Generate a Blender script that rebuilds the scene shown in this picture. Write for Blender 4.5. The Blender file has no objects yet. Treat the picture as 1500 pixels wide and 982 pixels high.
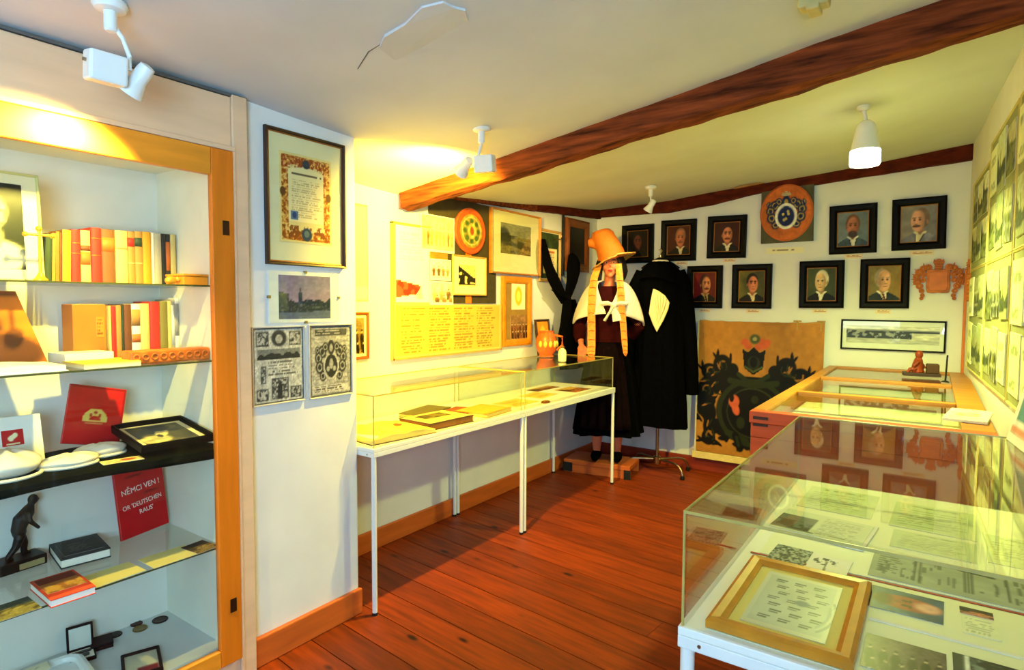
import bpy, bmesh, math, random
import numpy as np
from mathutils import Vector, Matrix, Euler

S = bpy.context.scene
COL = S.collection
PI = math.pi
H90 = PI / 2

# ------------------------------------------------------------------ camera
def cam_rot(yaw, pitch, roll):
    f = Vector((-math.sin(yaw) * math.cos(pitch), math.cos(yaw) * math.cos(pitch), -math.sin(pitch)))
    r = Vector((math.cos(yaw), math.sin(yaw), 0))
    d = f.cross(r)
    c, s = math.cos(roll), math.sin(roll)
    R, D = c * r + s * d, -s * r + c * d
    return Matrix((R, -D, -f)).transposed()

cd = bpy.data.cameras.new('camera')
cam = bpy.data.objects.new('camera', cd)
COL.objects.link(cam)
cd.sensor_width = 36.0
cd.lens = 880.85 / 1500 * 36
cd.clip_start = 0.02
cam.matrix_world = Matrix.Translation((0, 0, 1.5)) @ cam_rot(math.radians(35.035), math.radians(2.9945), math.radians(-0.2645)).to_4x4()
S.camera = cam

# ------------------------------------------------------------------ world, daylight, exposure
w = bpy.data.worlds.new('world')
S.world = w
w.use_nodes = True
w.node_tree.nodes['Background'].inputs[0].default_value = (0.62, 0.78, 1.0, 1)
w.node_tree.nodes['Background'].inputs[1].default_value = 0.6
S.view_settings.view_transform = 'Standard'
S.view_settings.look = 'None'
S.view_settings.gamma = 1.0
S.view_settings.exposure = 0.12
S.cycles.transparent_max_bounces = 32
S.cycles.max_bounces = 8

def lamp(kind, name, loc, target, energy, color, parent=None, size=1.2, blend=0.5, radius=0.03, sx=1, sy=1):
    l = bpy.data.lights.new(name, kind)
    l.energy = energy
    l.color = color
    if kind == 'SPOT':
        l.spot_size = size
        l.spot_blend = blend
        l.shadow_soft_size = radius
    elif kind == 'POINT':
        l.shadow_soft_size = radius
    elif kind == 'AREA':
        l.shape = 'RECTANGLE'
        l.size, l.size_y = sx, sy
    o = bpy.data.objects.new(name, l)
    COL.objects.link(o)
    o.location = loc
    if target is not None:
        o.rotation_euler = (Vector(target) - Vector(loc)).to_track_quat('-Z', 'Y').to_euler()
    return o

# daylight entering by the window in the right wall behind the camera, and by the window in the back wall
lamp('AREA', 'window_daylight', (0.60, -0.95, 1.50), (-1.8, 1.0, 2.75), 116, (0.36, 0.67, 1.0), sx=1.1, sy=1.0)
lamp('AREA', 'window_daylight', (-1.1, -2.50, 1.55), (-0.9, 0.0, 1.9), 26, (0.60, 0.82, 1.0), sx=1.2, sy=1.0)

# ------------------------------------------------------------------ materials
def lin(c):
    return tuple((x / 12.92 if x <= 0.04045 else ((x + 0.055) / 1.055) ** 2.4) for x in c)

def rgb(r, g, b):
    return lin((r / 255, g / 255, b / 255)) + (1,)

MATS = {}
def mat(name, col, rough=0.55, metal=0.0, var=0.12, scale=14.0, stretch=(1, 1, 1), bump=0.0, spec=0.4, knots=False, rnd=0.0, detail=4.0, coat=0.0):
    if name in MATS:
        return MATS[name]
    m = bpy.data.materials.new(name)
    m.use_nodes = True
    nt = m.node_tree
    N, L = nt.nodes, nt.links
    b = N['Principled BSDF']
    b.inputs['Roughness'].default_value = rough
    b.inputs['Metallic'].default_value = metal
    b.inputs['Specular IOR Level'].default_value = spec
    b.inputs['Coat Weight'].default_value = coat
    tc = N.new('ShaderNodeTexCoord')
    oi = N.new('ShaderNodeObjectInfo')
    vm = N.new('ShaderNodeVectorMath'); vm.operation = 'MULTIPLY'
    vm.inputs[1].default_value = stretch
    L.new(tc.outputs['Object'], vm.inputs[0])
    va = N.new('ShaderNodeVectorMath'); va.operation = 'MULTIPLY_ADD'
    va.inputs[1].default_value = (1, 1, 1)
    L.new(vm.outputs[0], va.inputs[0])
    mu = N.new('ShaderNodeMath'); mu.operation = 'MULTIPLY'; mu.inputs[1].default_value = 37.0
    L.new(oi.outputs['Random'], mu.inputs[0])
    L.new(mu.outputs[0], va.inputs[2])
    no = N.new('ShaderNodeTexNoise')
    no.inputs['Scale'].default_value = scale
    no.inputs['Detail'].default_value = detail
    L.new(va.outputs[0], no.inputs['Vector'])
    ra = N.new('ShaderNodeValToRGB')
    ra.color_ramp.elements[0].position = 0.28
    ra.color_ramp.elements[1].position = 0.72
    c = col[:3]
    ra.color_ramp.elements[0].color = tuple(x * (1 - var) for x in c) + (1,)
    ra.color_ramp.elements[1].color = tuple(min(1, x * (1 + var)) for x in c) + (1,)
    L.new(no.outputs['Fac'], ra.inputs[0])
    out = ra.outputs[0]
    if knots:
        vo = N.new('ShaderNodeTexVoronoi')
        vo.inputs['Scale'].default_value = 5.0
        v2 = N.new('ShaderNodeVectorMath'); v2.operation = 'MULTIPLY_ADD'
        v2.inputs[1].default_value = (0.55, 1.2, 1.2)
        L.new(tc.outputs['Object'], v2.inputs[0]); L.new(mu.outputs[0], v2.inputs[2])
        L.new(v2.outputs[0], vo.inputs['Vector'])
        rk = N.new('ShaderNodeValToRGB')
        rk.color_ramp.elements[0].position = 0.05; rk.color_ramp.elements[0].color = (0.10, 0.04, 0.03, 1)
        rk.color_ramp.elements[1].position = 0.12; rk.color_ramp.elements[1].color = (1, 1, 1, 1)
        L.new(vo.outputs['Distance'], rk.inputs[0])
        mx = N.new('ShaderNodeMix'); mx.data_type = 'RGBA'; mx.blend_type = 'MULTIPLY'
        mx.inputs[0].default_value = 1.0
        L.new(out, mx.inputs[6]); L.new(rk.outputs[0], mx.inputs[7])
        out = mx.outputs[2]
    if rnd:
        hs = N.new('ShaderNodeHueSaturation')
        mr = N.new('ShaderNodeMapRange')
        mr.inputs[3].default_value = 1 - rnd; mr.inputs[4].default_value = 1 + rnd
        L.new(oi.outputs['Random'], mr.inputs[0])
        L.new(mr.outputs[0], hs.inputs['Value'])
        L.new(out, hs.inputs['Color'])
        out = hs.outputs[0]
    L.new(out, b.inputs['Base Color'])
    if bump:
        bp = N.new('ShaderNodeBump')
        bp.inputs['Strength'].default_value = bump
        bp.inputs['Distance'].default_value = 0.01
        L.new(no.outputs['Fac'], bp.inputs['Height'])
        L.new(bp.outputs[0], b.inputs['Normal'])
    MATS[name] = m
    return m

def glass_mat():
    m = bpy.data.materials.new('clear_glass')
    m.use_nodes = True
    nt = m.node_tree; N, L = nt.nodes, nt.links
    N.remove(N['Principled BSDF'])
    g = N.new('ShaderNodeNewGeometry')
    d = N.new('ShaderNodeVectorMath'); d.operation = 'DOT_PRODUCT'
    L.new(g.outputs['Incoming'], d.inputs[0]); L.new(g.outputs['Normal'], d.inputs[1])
    a = N.new('ShaderNodeMath'); a.operation = 'ABSOLUTE'; L.new(d.outputs['Value'], a.inputs[0])
    s = N.new('ShaderNodeMath'); s.operation = 'SUBTRACT'; s.inputs[0].default_value = 1; L.new(a.outputs[0], s.inputs[1])
    p = N.new('ShaderNodeMath'); p.operation = 'POWER'; p.inputs[1].default_value = 5; L.new(s.outputs[0], p.inputs[0])
    ma = N.new('ShaderNodeMath'); ma.operation = 'MULTIPLY_ADD'; ma.inputs[1].default_value = 0.94; ma.inputs[2].default_value = 0.028
    L.new(p.outputs[0], ma.inputs[0])
    t = N.new('ShaderNodeBsdfTransparent'); t.inputs[0].default_value = (0.97, 0.985, 0.96, 1)
    gl = N.new('ShaderNodeBsdfGlossy'); gl.inputs['Roughness'].default_value = 0.0
    mx = N.new('ShaderNodeMixShader')
    L.new(ma.outputs[0], mx.inputs[0]); L.new(t.outputs[0], mx.inputs[1]); L.new(gl.outputs[0], mx.inputs[2])
    L.new(mx.outputs[0], N['Material Output'].inputs[0])
    return m
GLASS = glass_mat()

def emit_mat(name, col, strength):
    m = bpy.data.materials.new(name); m.use_nodes = True
    b = m.node_tree.nodes['Principled BSDF']
    b.inputs['Base Color'].default_value = col
    b.inputs['Emission Color'].default_value = col
    b.inputs['Emission Strength'].default_value = strength
    return m

def print_mat(name, rough):
    m = bpy.data.materials.new(name); m.use_nodes = True
    nt = m.node_tree
    a = nt.nodes.new('ShaderNodeAttribute'); a.attribute_name = 'Col'
    nt.links.new(a.outputs['Color'], nt.nodes['Principled BSDF'].inputs['Base Color'])
    nt.nodes['Principled BSDF'].inputs['Roughness'].default_value = rough
    nt.nodes['Principled BSDF'].inputs['Specular IOR Level'].default_value = 0.2
    return m
PRINT = print_mat('printed_paper', 0.6)
PHOTO = print_mat('photo_paper', 0.35)
PAINTED = print_mat('oil_paint', 0.5)

PLASTER = mat('white_plaster', rgb(226, 226, 222), 0.9, var=0.04, scale=5, bump=0.15, spec=0.1)
CEILP = mat('ceiling_plaster', rgb(206, 208, 208), 0.95, var=0.05, scale=3, bump=0.25, spec=0.05)
FLOORW = mat('stained_floor_boards', rgb(122, 43, 3), 0.48, var=0.40, scale=3.0, stretch=(1.2, 12, 12), knots=True, rnd=0.22, spec=0.35, bump=0.06)
SKIRT = mat('stained_skirting', rgb(190, 92, 34), 0.45, var=0.2, scale=3, stretch=(1, 1, 8))
SKIRTR = mat('dark_red_skirting', rgb(140, 44, 18), 0.5, var=0.2, scale=3, stretch=(1, 1, 8))
BEAMW = mat('rough_beam_wood', rgb(112, 52, 24), 0.85, var=0.8, scale=7, stretch=(0.55, 5, 6), bump=0.8, spec=0.15, detail=8)
PLATEW = mat('dark_wall_plate_wood', rgb(84, 30, 16), 0.8, var=0.5, scale=5, stretch=(2, 2, 6), bump=0.6, spec=0.1)
PINE = mat('honey_pine', rgb(216, 116, 20), 0.42, var=0.14, scale=3, stretch=(9, 9, 1), bump=0.05)
PINEH = mat('honey_pine_rail', rgb(226, 142, 36), 0.42, var=0.14, scale=3, stretch=(9, 1, 9), bump=0.05)
PALEP = mat('pale_varnished_wood', rgb(226, 188, 150), 0.5, var=0.08, scale=3, stretch=(8, 1, 6))
WHITEM = mat('white_enamel', rgb(232, 232, 226), 0.35, var=0.02)
WHITEL = mat('white_laminate', rgb(236, 236, 226), 0.45, var=0.02)
BLACKF = mat('ebonised_frame', rgb(7, 6, 6), 0.5, var=0.3, spec=0.12)
GILT = mat('dull_gilt', rgb(150, 96, 44), 0.4, metal=0.5, var=0.2)
GOLDW = mat('gold_varnished_frame', rgb(206, 130, 18), 0.35, var=0.2, scale=4, stretch=(4, 4, 4), coat=0.3)
OAKF = mat('oak_frame', rgb(178, 112, 42), 0.45, var=0.2, scale=6, stretch=(1, 1, 6))
BROWNF = mat('brown_frame', rgb(128, 66, 24), 0.45, var=0.25, scale=6)
TANF = mat('thin_tan_frame', rgb(196, 150, 76), 0.45, var=0.1)
DARKB = mat('dark_brown_frame', rgb(58, 34, 18), 0.45, var=0.25)
REDW = mat('red_orange_case_wood', rgb(206, 84, 34), 0.4, var=0.15, scale=3, stretch=(1, 8, 8))
CASEW = mat('case_frame_wood', rgb(176, 112, 36), 0.4, var=0.2, scale=3, stretch=(1, 4, 8))
MATB = mat('cream_mat_board', rgb(232, 222, 178), 0.8, var=0.02)
WMAT = mat('white_mat_board', rgb(236, 234, 226), 0.8, var=0.02)
PAPER = mat('white_paper', rgb(238, 234, 218), 0.8, var=0.03)
CREAM = mat('cream_paper', rgb(232, 214, 150), 0.8, var=0.06)
BLACKC = mat('black_cloth', rgb(4, 4, 5), 0.95, var=0.3, scale=30, spec=0.03)
BLKGRN = mat('black_velvet', rgb(6, 13, 9), 0.95, var=0.3, scale=30, spec=0.05)
WHITEC = mat('white_cloth', rgb(236, 226, 206), 0.85, var=0.05, scale=20, bump=0.1)
IVORYC = mat('ivory_cloth', rgb(238, 222, 160), 0.85, var=0.06, scale=20, bump=0.1)
MAROON = mat('maroon_cloth', rgb(50, 6, 9), 0.9, var=0.25, spec=0.1, scale=24)
STRAW = mat('straw_felt', rgb(204, 106, 16), 0.75, var=0.12, scale=22, bump=0.2)
BROCADE = mat('brocade_brim', rgb(186, 136, 60), 0.7, var=0.55, scale=60)
RIBBON = mat('orange_ribbon', rgb(236, 146, 44), 0.6, var=0.22, scale=36)
SKIN = mat('painted_mannequin_skin', rgb(214, 124, 84), 0.55, var=0.06)
HAIR = mat('black_hair', rgb(14, 10, 10), 0.6, var=0.4, scale=60)
CHROME = mat('brushed_steel', rgb(170, 150, 120), 0.3, metal=1.0, var=0.05)
BRONZE = mat('dark_bronze', rgb(30, 24, 18), 0.45, metal=0.5, var=0.3)
BRASS = mat('polished_brass', rgb(226, 176, 54), 0.35, metal=0.7, var=0.1)
REDC = mat('red_card', rgb(196, 20, 26), 0.45, var=0.08)
CARVED = mat('carved_limewood', rgb(188, 104, 38), 0.55, var=0.25, scale=18, bump=0.3)
RUBBER = mat('black_rubber', rgb(16, 16, 16), 0.7)
TERRA = mat('orange_glazed_pottery', rgb(222, 96, 34), 0.3, var=0.35, scale=10, coat=0.4)
PORCEL = mat('pale_porcelain', rgb(238, 232, 180), 0.3, var=0.06, coat=0.3)
RED_S = mat('red_ribbon_tape', rgb(170, 56, 24), 0.6)

# ------------------------------------------------------------------ mesh builder
class MB:
    def __init__(s):
        s.v = []; s.f = []
    def add(s, vs, fs, M=None):
        n = len(s.v)
        s.v += [tuple(M @ Vector(p)) if M is not None else tuple(p) for p in vs]
        s.f += [tuple(i + n for i in f) for f in fs]
        return s
    def box(s, x0, x1, y0, y1, z0, z1, M=None):
        return s.add([(x0, y0, z0), (x1, y0, z0), (x1, y1, z0), (x0, y1, z0), (x0, y0, z1), (x1, y0, z1), (x1, y1, z1), (x0, y1, z1)],
                     [(0, 3, 2, 1), (4, 5, 6, 7), (0, 1, 5, 4), (1, 2, 6, 5), (2, 3, 7, 6), (3, 0, 4, 7)], M)
    def tube(s, pts, r, n=10, sq=(1, 1), M=None):
        pts = [Vector(p) for p in pts]
        rs = r if isinstance(r, (list, tuple)) else [r] * len(pts)
        vs, fs = [], []
        t0 = (pts[1] - pts[0]).normalized()
        ref = Vector((0, 0, 1)) if abs(t0.z) < 0.9 else Vector((0, 1, 0))
        for i, p in enumerate(pts):
            t = (pts[min(i + 1, len(pts) - 1)] - pts[max(i - 1, 0)]).normalized()
            a = t.cross(ref)
            if a.length < 1e-4:
                a = t.cross(Vector((1, 0, 0)))
            a.normalize(); b = t.cross(a).normalized(); ref = -b.cross(t).cross(t) if False else ref
            for k in range(n):
                q = 2 * PI * k / n
                vs.append(p + rs[i] * (math.cos(q) * a * sq[0] + math.sin(q) * b * sq[1]))
        for i in range(len(pts) - 1):
            for k in range(n):
                fs.append((i * n + k, i * n + (k + 1) % n, (i + 1) * n + (k + 1) % n, (i + 1) * n + k))
        fs.append(tuple(range(n))[::-1]); fs.append(tuple(range((len(pts) - 1) * n, len(pts) * n)))
        return s.add(vs, fs, M)
    def lathe(s, prof, c=(0, 0, 0), n=20, sx=1, sy=1, M=None):
        vs, fs = [], []
        for r, z in prof:
            for k in range(n):
                q = 2 * PI * k / n
                vs.append((c[0] + r * sx * math.cos(q), c[1] + r * sy * math.sin(q), c[2] + z))
        for i in range(len(prof) - 1):
            for k in range(n):
                fs.append((i * n + k, i * n + (k + 1) % n, (i + 1) * n + (k + 1) % n, (i + 1) * n + k))
        fs.append(tuple(range(n))[::-1]); fs.append(tuple(range((len(prof) - 1) * n, len(prof) * n)))
        return s.add(vs, fs, M)
    def ball(s, c, r, n=14, m=9, M=None):
        if not isinstance(r, (tuple, list)):
            r = (r, r, r)
        vs, fs = [], []
        for i in range(1, m):
            th = PI * i / m
            for k in range(n):
                q = 2 * PI * k / n
                vs.append((c[0] + r[0] * math.sin(th) * math.cos(q), c[1] + r[1] * math.sin(th) * math.sin(q), c[2] + r[2] * math.cos(th)))
        for i in range(m - 2):
            for k in range(n):
                fs.append((i * n + k, (i + 1) * n + k, (i + 1) * n + (k + 1) % n, i * n + (k + 1) % n))
        t = len(vs); vs.append((c[0], c[1], c[2] + r[2])); vs.append((c[0], c[1], c[2] - r[2]))
        for k in range(n):
            fs.append((t, k, (k + 1) % n)); fs.append((t + 1, (m - 2) * n + (k + 1) % n, (m - 2) * n + k))
        return s.add(vs, fs, M)
    def prism(s, poly, y0, y1, M=None):          # polygon in XZ, extruded along Y
        n = len(poly)
        vs = [(x, y0, z) for x, z in poly] + [(x, y1, z) for x, z in poly]
        fs = [tuple(range(n)), tuple(range(2 * n - 1, n - 1, -1))] + [(i, i + n, (i + 1) % n + n, (i + 1) % n) for i in range(n)]
        return s.add(vs, fs, M)
    def grid(s, fn, nu, nv, M=None, wrap=False):
        vs = [fn(i / nu, j / nv) for j in range(nv + 1) for i in range(nu + (0 if wrap else 1))]
        k = nu if wrap else nu + 1
        fs = [(j * k + i, j * k + (i + 1) % k, (j + 1) * k + (i + 1) % k, (j + 1) * k + i) for j in range(nv) for i in range(nu)]
        return s.add(vs, fs, M)
    def build(s, name, m, parent=None, loc=(0, 0, 0), rot=(0, 0, 0), smooth=None, bevel=0.0, solid=0.0, sub=0, remesh=0.0, smoothit=0):
        me = bpy.data.meshes.new(name)
        me.from_pydata(s.v, [], s.f)
        bm = bmesh.new(); bm.from_mesh(me)
        bmesh.ops.recalc_face_normals(bm, faces=bm.faces)
        bm.to_mesh(me); bm.free()
        me.materials.append(m)
        o = bpy.data.objects.new(name, me)
        COL.objects.link(o)
        o.location = loc; o.rotation_euler = rot
        if parent is not None:
            o.parent = parent
        if smooth:
            me.shade_smooth()
            try:
                me.set_sharp_from_angle(angle=smooth if smooth is not True else 0.7)
            except Exception:
                pass
        if remesh:
            d = o.modifiers.new('r', 'REMESH'); d.mode = 'VOXEL'; d.voxel_size = remesh; d.use_smooth_shade = True
            if smoothit:
                d = o.modifiers.new('s', 'SMOOTH'); d.factor = 0.5; d.iterations = smoothit
        if solid:
            d = o.modifiers.new('t', 'SOLIDIFY'); d.thickness = solid; d.offset = 0
        if bevel:
            d = o.modifiers.new('b', 'BEVEL'); d.width = bevel; d.segments = 2; d.limit_method = 'ANGLE'
        if sub:
            d = o.modifiers.new('u', 'SUBSURF'); d.levels = sub; d.render_levels = sub
        return o

def tag(o, label, cat, group=None):
    o['label'] = label; o['category'] = cat
    if group:
        o['group'] = group
    return o

def thing(name, label, cat, loc=(0, 0, 0), rot=(0, 0, 0), group=None):
    o = bpy.data.objects.new(name, None)
    o.empty_display_size = 0.05
    COL.objects.link(o)
    o.location = loc; o.rotation_euler = rot
    return tag(o, label, cat, group)

def struct(o):
    o['kind'] = 'structure'
    return o

def plabel(o, label):
    o['label'] = label
    return o

# ------------------------------------------------------------------ flat print: a grid with its picture in a colour attribute
def print_mesh(name, w_, h_, painter, nu, nv, parent=None, loc=(0, 0, 0), rot=(0, 0, 0), thick=0.0015, m=None, disc=False, dome=0.0, side=(0.8, 0.78, 0.7)):
    if disc:
        nr, na = nv, nu
        R, A = np.meshgrid(np.linspace(0.02, 1, nr), np.linspace(0, 2 * PI, na, endpoint=False), indexing='ij')
        u = 0.5 + 0.5 * R * np.cos(A); v = 0.5 + 0.5 * R * np.sin(A)
        u, v = u.ravel(), v.ravel(); rr = R.ravel()
        y = -thick - dome * (1 - rr ** 2)
        f = [(i * na + k, (i + 1) * na + k, (i + 1) * na + (k + 1) % na, i * na + (k + 1) % na) for i in range(nr - 1) for k in range(na)]
        f.append(tuple(range(na)))
        border = [(nr - 1) * na + k for k in range(na)]
    else:
        uu, vv = np.linspace(0, 1, nu + 1), np.linspace(0, 1, nv + 1)
        V, U = np.meshgrid(vv, uu, indexing='ij')
        u, v = U.ravel(), V.ravel(); y = np.full(len(u), -thick)
        k = nu + 1
        f = [(j * k + i, j * k + i + 1, (j + 1) * k + i + 1, (j + 1) * k + i) for j in range(nv) for i in range(nu)]
        border = list(range(nu + 1)) + [j * k + nu for j in range(1, nv + 1)] + [nv * k + i for i in range(nu - 1, -1, -1)] + [j * k for j in range(nv - 1, 0, -1)]
    co = np.stack([(u - 0.5) * w_, y, (v - 0.5) * h_], 1)
    n = len(co)
    bco = co[border].copy(); bco[:, 1] = 0
    co = np.vstack([co, bco])
    nb = len(border)
    for i in range(nb):
        j = (i + 1) % nb
        f.append((border[i], n + i, n + j, border[j]))
    f.append(tuple(range(n, n + nb)))
    c = np.clip(painter(u, v), 0, 1)
    c = np.where(c <= 0.04045, c / 12.92, ((c + 0.055) / 1.055) ** 2.4)
    cc = np.ones((len(co), 4)); cc[:n, :3] = c; cc[n:, :3] = side
    me = bpy.data.meshes.new(name)
    me.from_pydata(co.tolist(), [], f)
    at = me.color_attributes.new('Col', 'FLOAT_COLOR', 'POINT')
    at.data.foreach_set('color', cc.astype(np.float32).ravel())
    me.materials.append(m or PRINT)
    o = bpy.data.objects.new(name, me)
    COL.objects.link(o)
    o.location = loc; o.rotation_euler = rot
    if parent is not None:
        o.parent = parent
    return o

def hsh(ix, iy, s):
    x = np.sin(ix * 127.1 + iy * 311.7 + s * 74.7) * 43758.5453
    return x - np.floor(x)
def vn(x, y, s=0):
    ix, iy = np.floor(x), np.floor(y); fx, fy = x - ix, y - iy
    fx = fx * fx * (3 - 2 * fx); fy = fy * fy * (3 - 2 * fy)
    a, b, c, d = hsh(ix, iy, s), hsh(ix + 1, iy, s), hsh(ix, iy + 1, s), hsh(ix + 1, iy + 1, s)
    return (a + (b - a) * fx) * (1 - fy) + (c + (d - c) * fx) * fy
def fbm(u, v, sc, s=0, o=3):
    t, a, z = 0, 0.5, 0
    for i in range(o):
        t = t + a * vn(u * sc * 2 ** i, v * sc * 2 ** i, s + i); z += a; a *= 0.5
    return t / z

def C3(r, g, b):
    return np.array([r, g, b]) / 255.0
def sstep(a, b, x):
    t = np.clip((x - a) / (b - a), 0, 1)
    return t * t * (3 - 2 * t)
class Paint:
    def __init__(s, u, v, base):
        s.u, s.v = u, v
        s.c = np.tile(np.asarray(base, float), (len(u), 1))
    def mix(s, a, col):
        a = np.asarray(a, float)[:, None]
        s.c = s.c * (1 - a) + np.asarray(col) * a
    def ell(s, x, y, rx, ry, col, soft=0.15, op=1.0, ang=0):
        dx, dy = s.u - x, s.v - y
        if ang:
            ca, sa = math.cos(ang), math.sin(ang); dx, dy = dx * ca + dy * sa, -dx * sa + dy * ca
        d = np.sqrt((dx / rx) ** 2 + (dy / ry) ** 2)
        s.mix(op * (1 - sstep(1 - soft, 1 + soft, d)), col)
    def ring(s, x, y, rx, ry, wd, col, op=1.0, a0=None, a1=None):
        dx, dy = s.u - x, s.v - y
        d = np.sqrt((dx / rx) ** 2 + (dy / ry) ** 2)
        m = 1 - sstep(wd * 0.6, wd, np.abs(d - 1))
        if a0 is not None:
            q = np.degrees(np.arctan2(dy / ry, dx / rx)) % 360
            m = m * (((q - a0) % 360) < ((a1 - a0) % 360))
        s.mix(op * m, col)
    def rect(s, x0, x1, y0, y1, col, op=1.0, soft=0.004):
        m = sstep(x0 - soft, x0 + soft, s.u) * (1 - sstep(x1 - soft, x1 + soft, s.u)) * sstep(y0 - soft, y0 + soft, s.v) * (1 - sstep(y1 - soft, y1 + soft, s.v))
        s.mix(m * op, col)
    def poly(s, pts, col, op=1.0):
        inside = np.zeros(len(s.u), bool); n = len(pts)
        for i in range(n):
            x0, y0 = pts[i]; x1, y1 = pts[(i + 1) % n]
            if y0 == y1:
                continue
            c = ((y0 > s.v) != (y1 > s.v)) & (s.u < (x1 - x0) * (s.v - y0) / (y1 - y0) + x0)
            inside ^= c
        s.mix(inside * op, col)
    def line(s, x0, y0, x1, y1, wd, col, op=1.0):
        dx, dy = x1 - x0, y1 - y0
        t = np.clip(((s.u - x0) * dx + (s.v - y0) * dy) / (dx * dx + dy * dy), 0, 1)
        d = np.hypot(s.u - x0 - t * dx, s.v - y0 - t * dy)
        s.mix(op * (1 - sstep(wd * 0.6, wd, d)), col)
    def noise(s, sc, amt, seed=0, o=3, asp=1.0):
        s.c = s.c * (1 + amt * (2 * fbm(s.u * asp, s.v, sc, seed, o) - 1))[:, None]
    def text(s, x0, x1, y0, y1, rows, col, op=0.7, seed=0, rag=0.25, sc=38):
        r = np.floor((s.v - y0) / (y1 - y0) * rows)
        fr = (s.v - y0) / (y1 - y0) * rows - r
        end = x1 - (x1 - x0) * rag * hsh(r, r * 0 + seed, 3)
        m = (s.u > x0) & (s.u < end) & (s.v > y0) & (s.v < y1) & (fr > 0.3) & (fr < 0.78)
        m = m * (vn(s.u * sc, r * 7.3 + seed, seed) > 0.36)
        s.mix(op * m, col)

# --- painters -------------------------------------------------------------
def portrait(bg, bg2, skin, hair, suit, shirt=(220, 214, 196), dx=0.0, bald=0.0, beard=None, must=None, turn=0.0, tie=None, jacket_light=None, dim=1.0, seed=0):
    def f(u, v):
        u = 0.5 + (u - 0.5) / 1.42; v = 0.50 + (v - 0.50) / 1.42 + 0.035
        p = Paint(u, v, C3(*bg))
        p.mix(sstep(0.2, 0.9, fbm(u, v, 3, seed) * 0.6 + 0.5 * u), C3(*bg2))
        cx = 0.5 + dx
        sh = (v < 0.37 - 0.62 * np.maximum(np.abs(u - cx) - 0.08, 0) ** 1.25)
        p.mix(sh * 1.0, C3(*suit))
        if jacket_light:
            p.mix(sh * sstep(0.4, 0.9, fbm(u, v, 6, seed + 4)), C3(*jacket_light))
        p.poly([(cx - 0.09, 0.37), (cx + 0.1, 0.37), (cx + 0.02 + turn * 0.2, 0.06)], C3(*shirt))
        p.line(cx - 0.09, 0.36, cx + turn * 0.2, 0.08, 0.018, C3(*suit) * 0.6)
        p.line(cx + 0.1, 0.36, cx + 0.03 + turn * 0.2, 0.08, 0.018, C3(*suit) * 0.6)
        if tie:
            p.poly([(cx - 0.02, 0.33), (cx + 0.035, 0.33), (cx + 0.05 + turn * 0.2, 0.1), (cx - 0.01 + turn * 0.2, 0.1)], C3(*tie))
        sk = C3(*skin)
        p.ell(cx, 0.40, 0.075, 0.08, sk * 0.72)
        p.ell(cx - 0.08, 0.355, 0.06, 0.022, C3(*shirt), ang=-0.5); p.ell(cx + 0.08, 0.355, 0.06, 0.022, C3(*shirt), ang=0.5)
        fx = cx + turn * 0.1
        p.ell(cx - turn * 0.06, 0.65, 0.165, 0.2, C3(*hair), soft=0.08)
        p.ell(fx, 0.585, 0.138, 0.19 + bald * 0.03, sk, soft=0.08)
        if bald:
            p.ell(fx, 0.72, 0.12, 0.09, sk * 1.06, soft=0.3, op=min(1, bald))
        p.mix(sstep(0.0, 0.12, (u - fx) * (1 if turn <= 0 else -1)) * (np.hypot((u - fx) / 0.138, (v - 0.585) / 0.2) < 1) * 0.45, sk * 0.55)
        p.ell(cx - 0.145 if turn >= 0 else cx + 0.145, 0.57, 0.022, 0.045, sk * 0.75)
        for sx in (-1, 1):
            ex = fx + sx * 0.055 + turn * 0.03
            p.ell(ex, 0.615, 0.028, 0.017, C3(40, 24, 20), op=0.9)
            p.line(ex - 0.03, 0.652, ex + 0.03, 0.655, 0.014, C3(*hair), 0.85)
        p.line(fx + turn * 0.05, 0.62, fx + 0.008 + turn * 0.08, 0.545, 0.016, sk * 1.15, 0.7)
        p.ell(fx + turn * 0.08, 0.535, 0.03, 0.014, sk * 0.62, op=0.8)
        p.ell(fx + turn * 0.05, 0.475, 0.045, 0.011, C3(130, 56, 44), op=0.9)
        if beard:
            p.ell(fx + turn * 0.05, 0.43, 0.11, 0.075, C3(*beard), soft=0.2)
            p.ell(fx + turn * 0.05, 0.475, 0.035, 0.01, C3(120, 56, 44), op=0.8)
        if must:
            p.ell(fx + turn * 0.05 - 0.035, 0.495, 0.05, 0.021, C3(*must), ang=0.25); p.ell(fx + turn * 0.05 + 0.035, 0.495, 0.05, 0.021, C3(*must), ang=-0.25)
        p.noise(9, 0.14, seed + 8)
        return p.c * dim
    return f

def landscape(sky, land, dark, seed=0):
    def f(u, v):
        p = Paint(u, v, C3(*sky))
        p.noise(4, 0.15, seed)
        hz = 0.62 + 0.08 * fbm(u, v * 0, 4, seed + 1) - 0.1 * u
        p.mix(v < hz, C3(*land))
        p.mix((v < hz) * sstep(0.45, 0.65, fbm(u * 0.6, v * 2.5, 5, seed + 2)) * 0.8, C3(*dark))
        p.mix((v < hz - 0.1) * sstep(0.5, 0.6, fbm(u, v, 11, seed + 3)) * 0.6, C3(*land) * 1.25)
        p.ell(0.1, 0.6, 0.16, 0.26, C3(*dark), soft=0.4); p.ell(0.22, 0.52, 0.1, 0.16, C3(*dark), soft=0.4)
        p.noise(20, 0.2, seed + 5)
        return p.c
    return f

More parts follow.
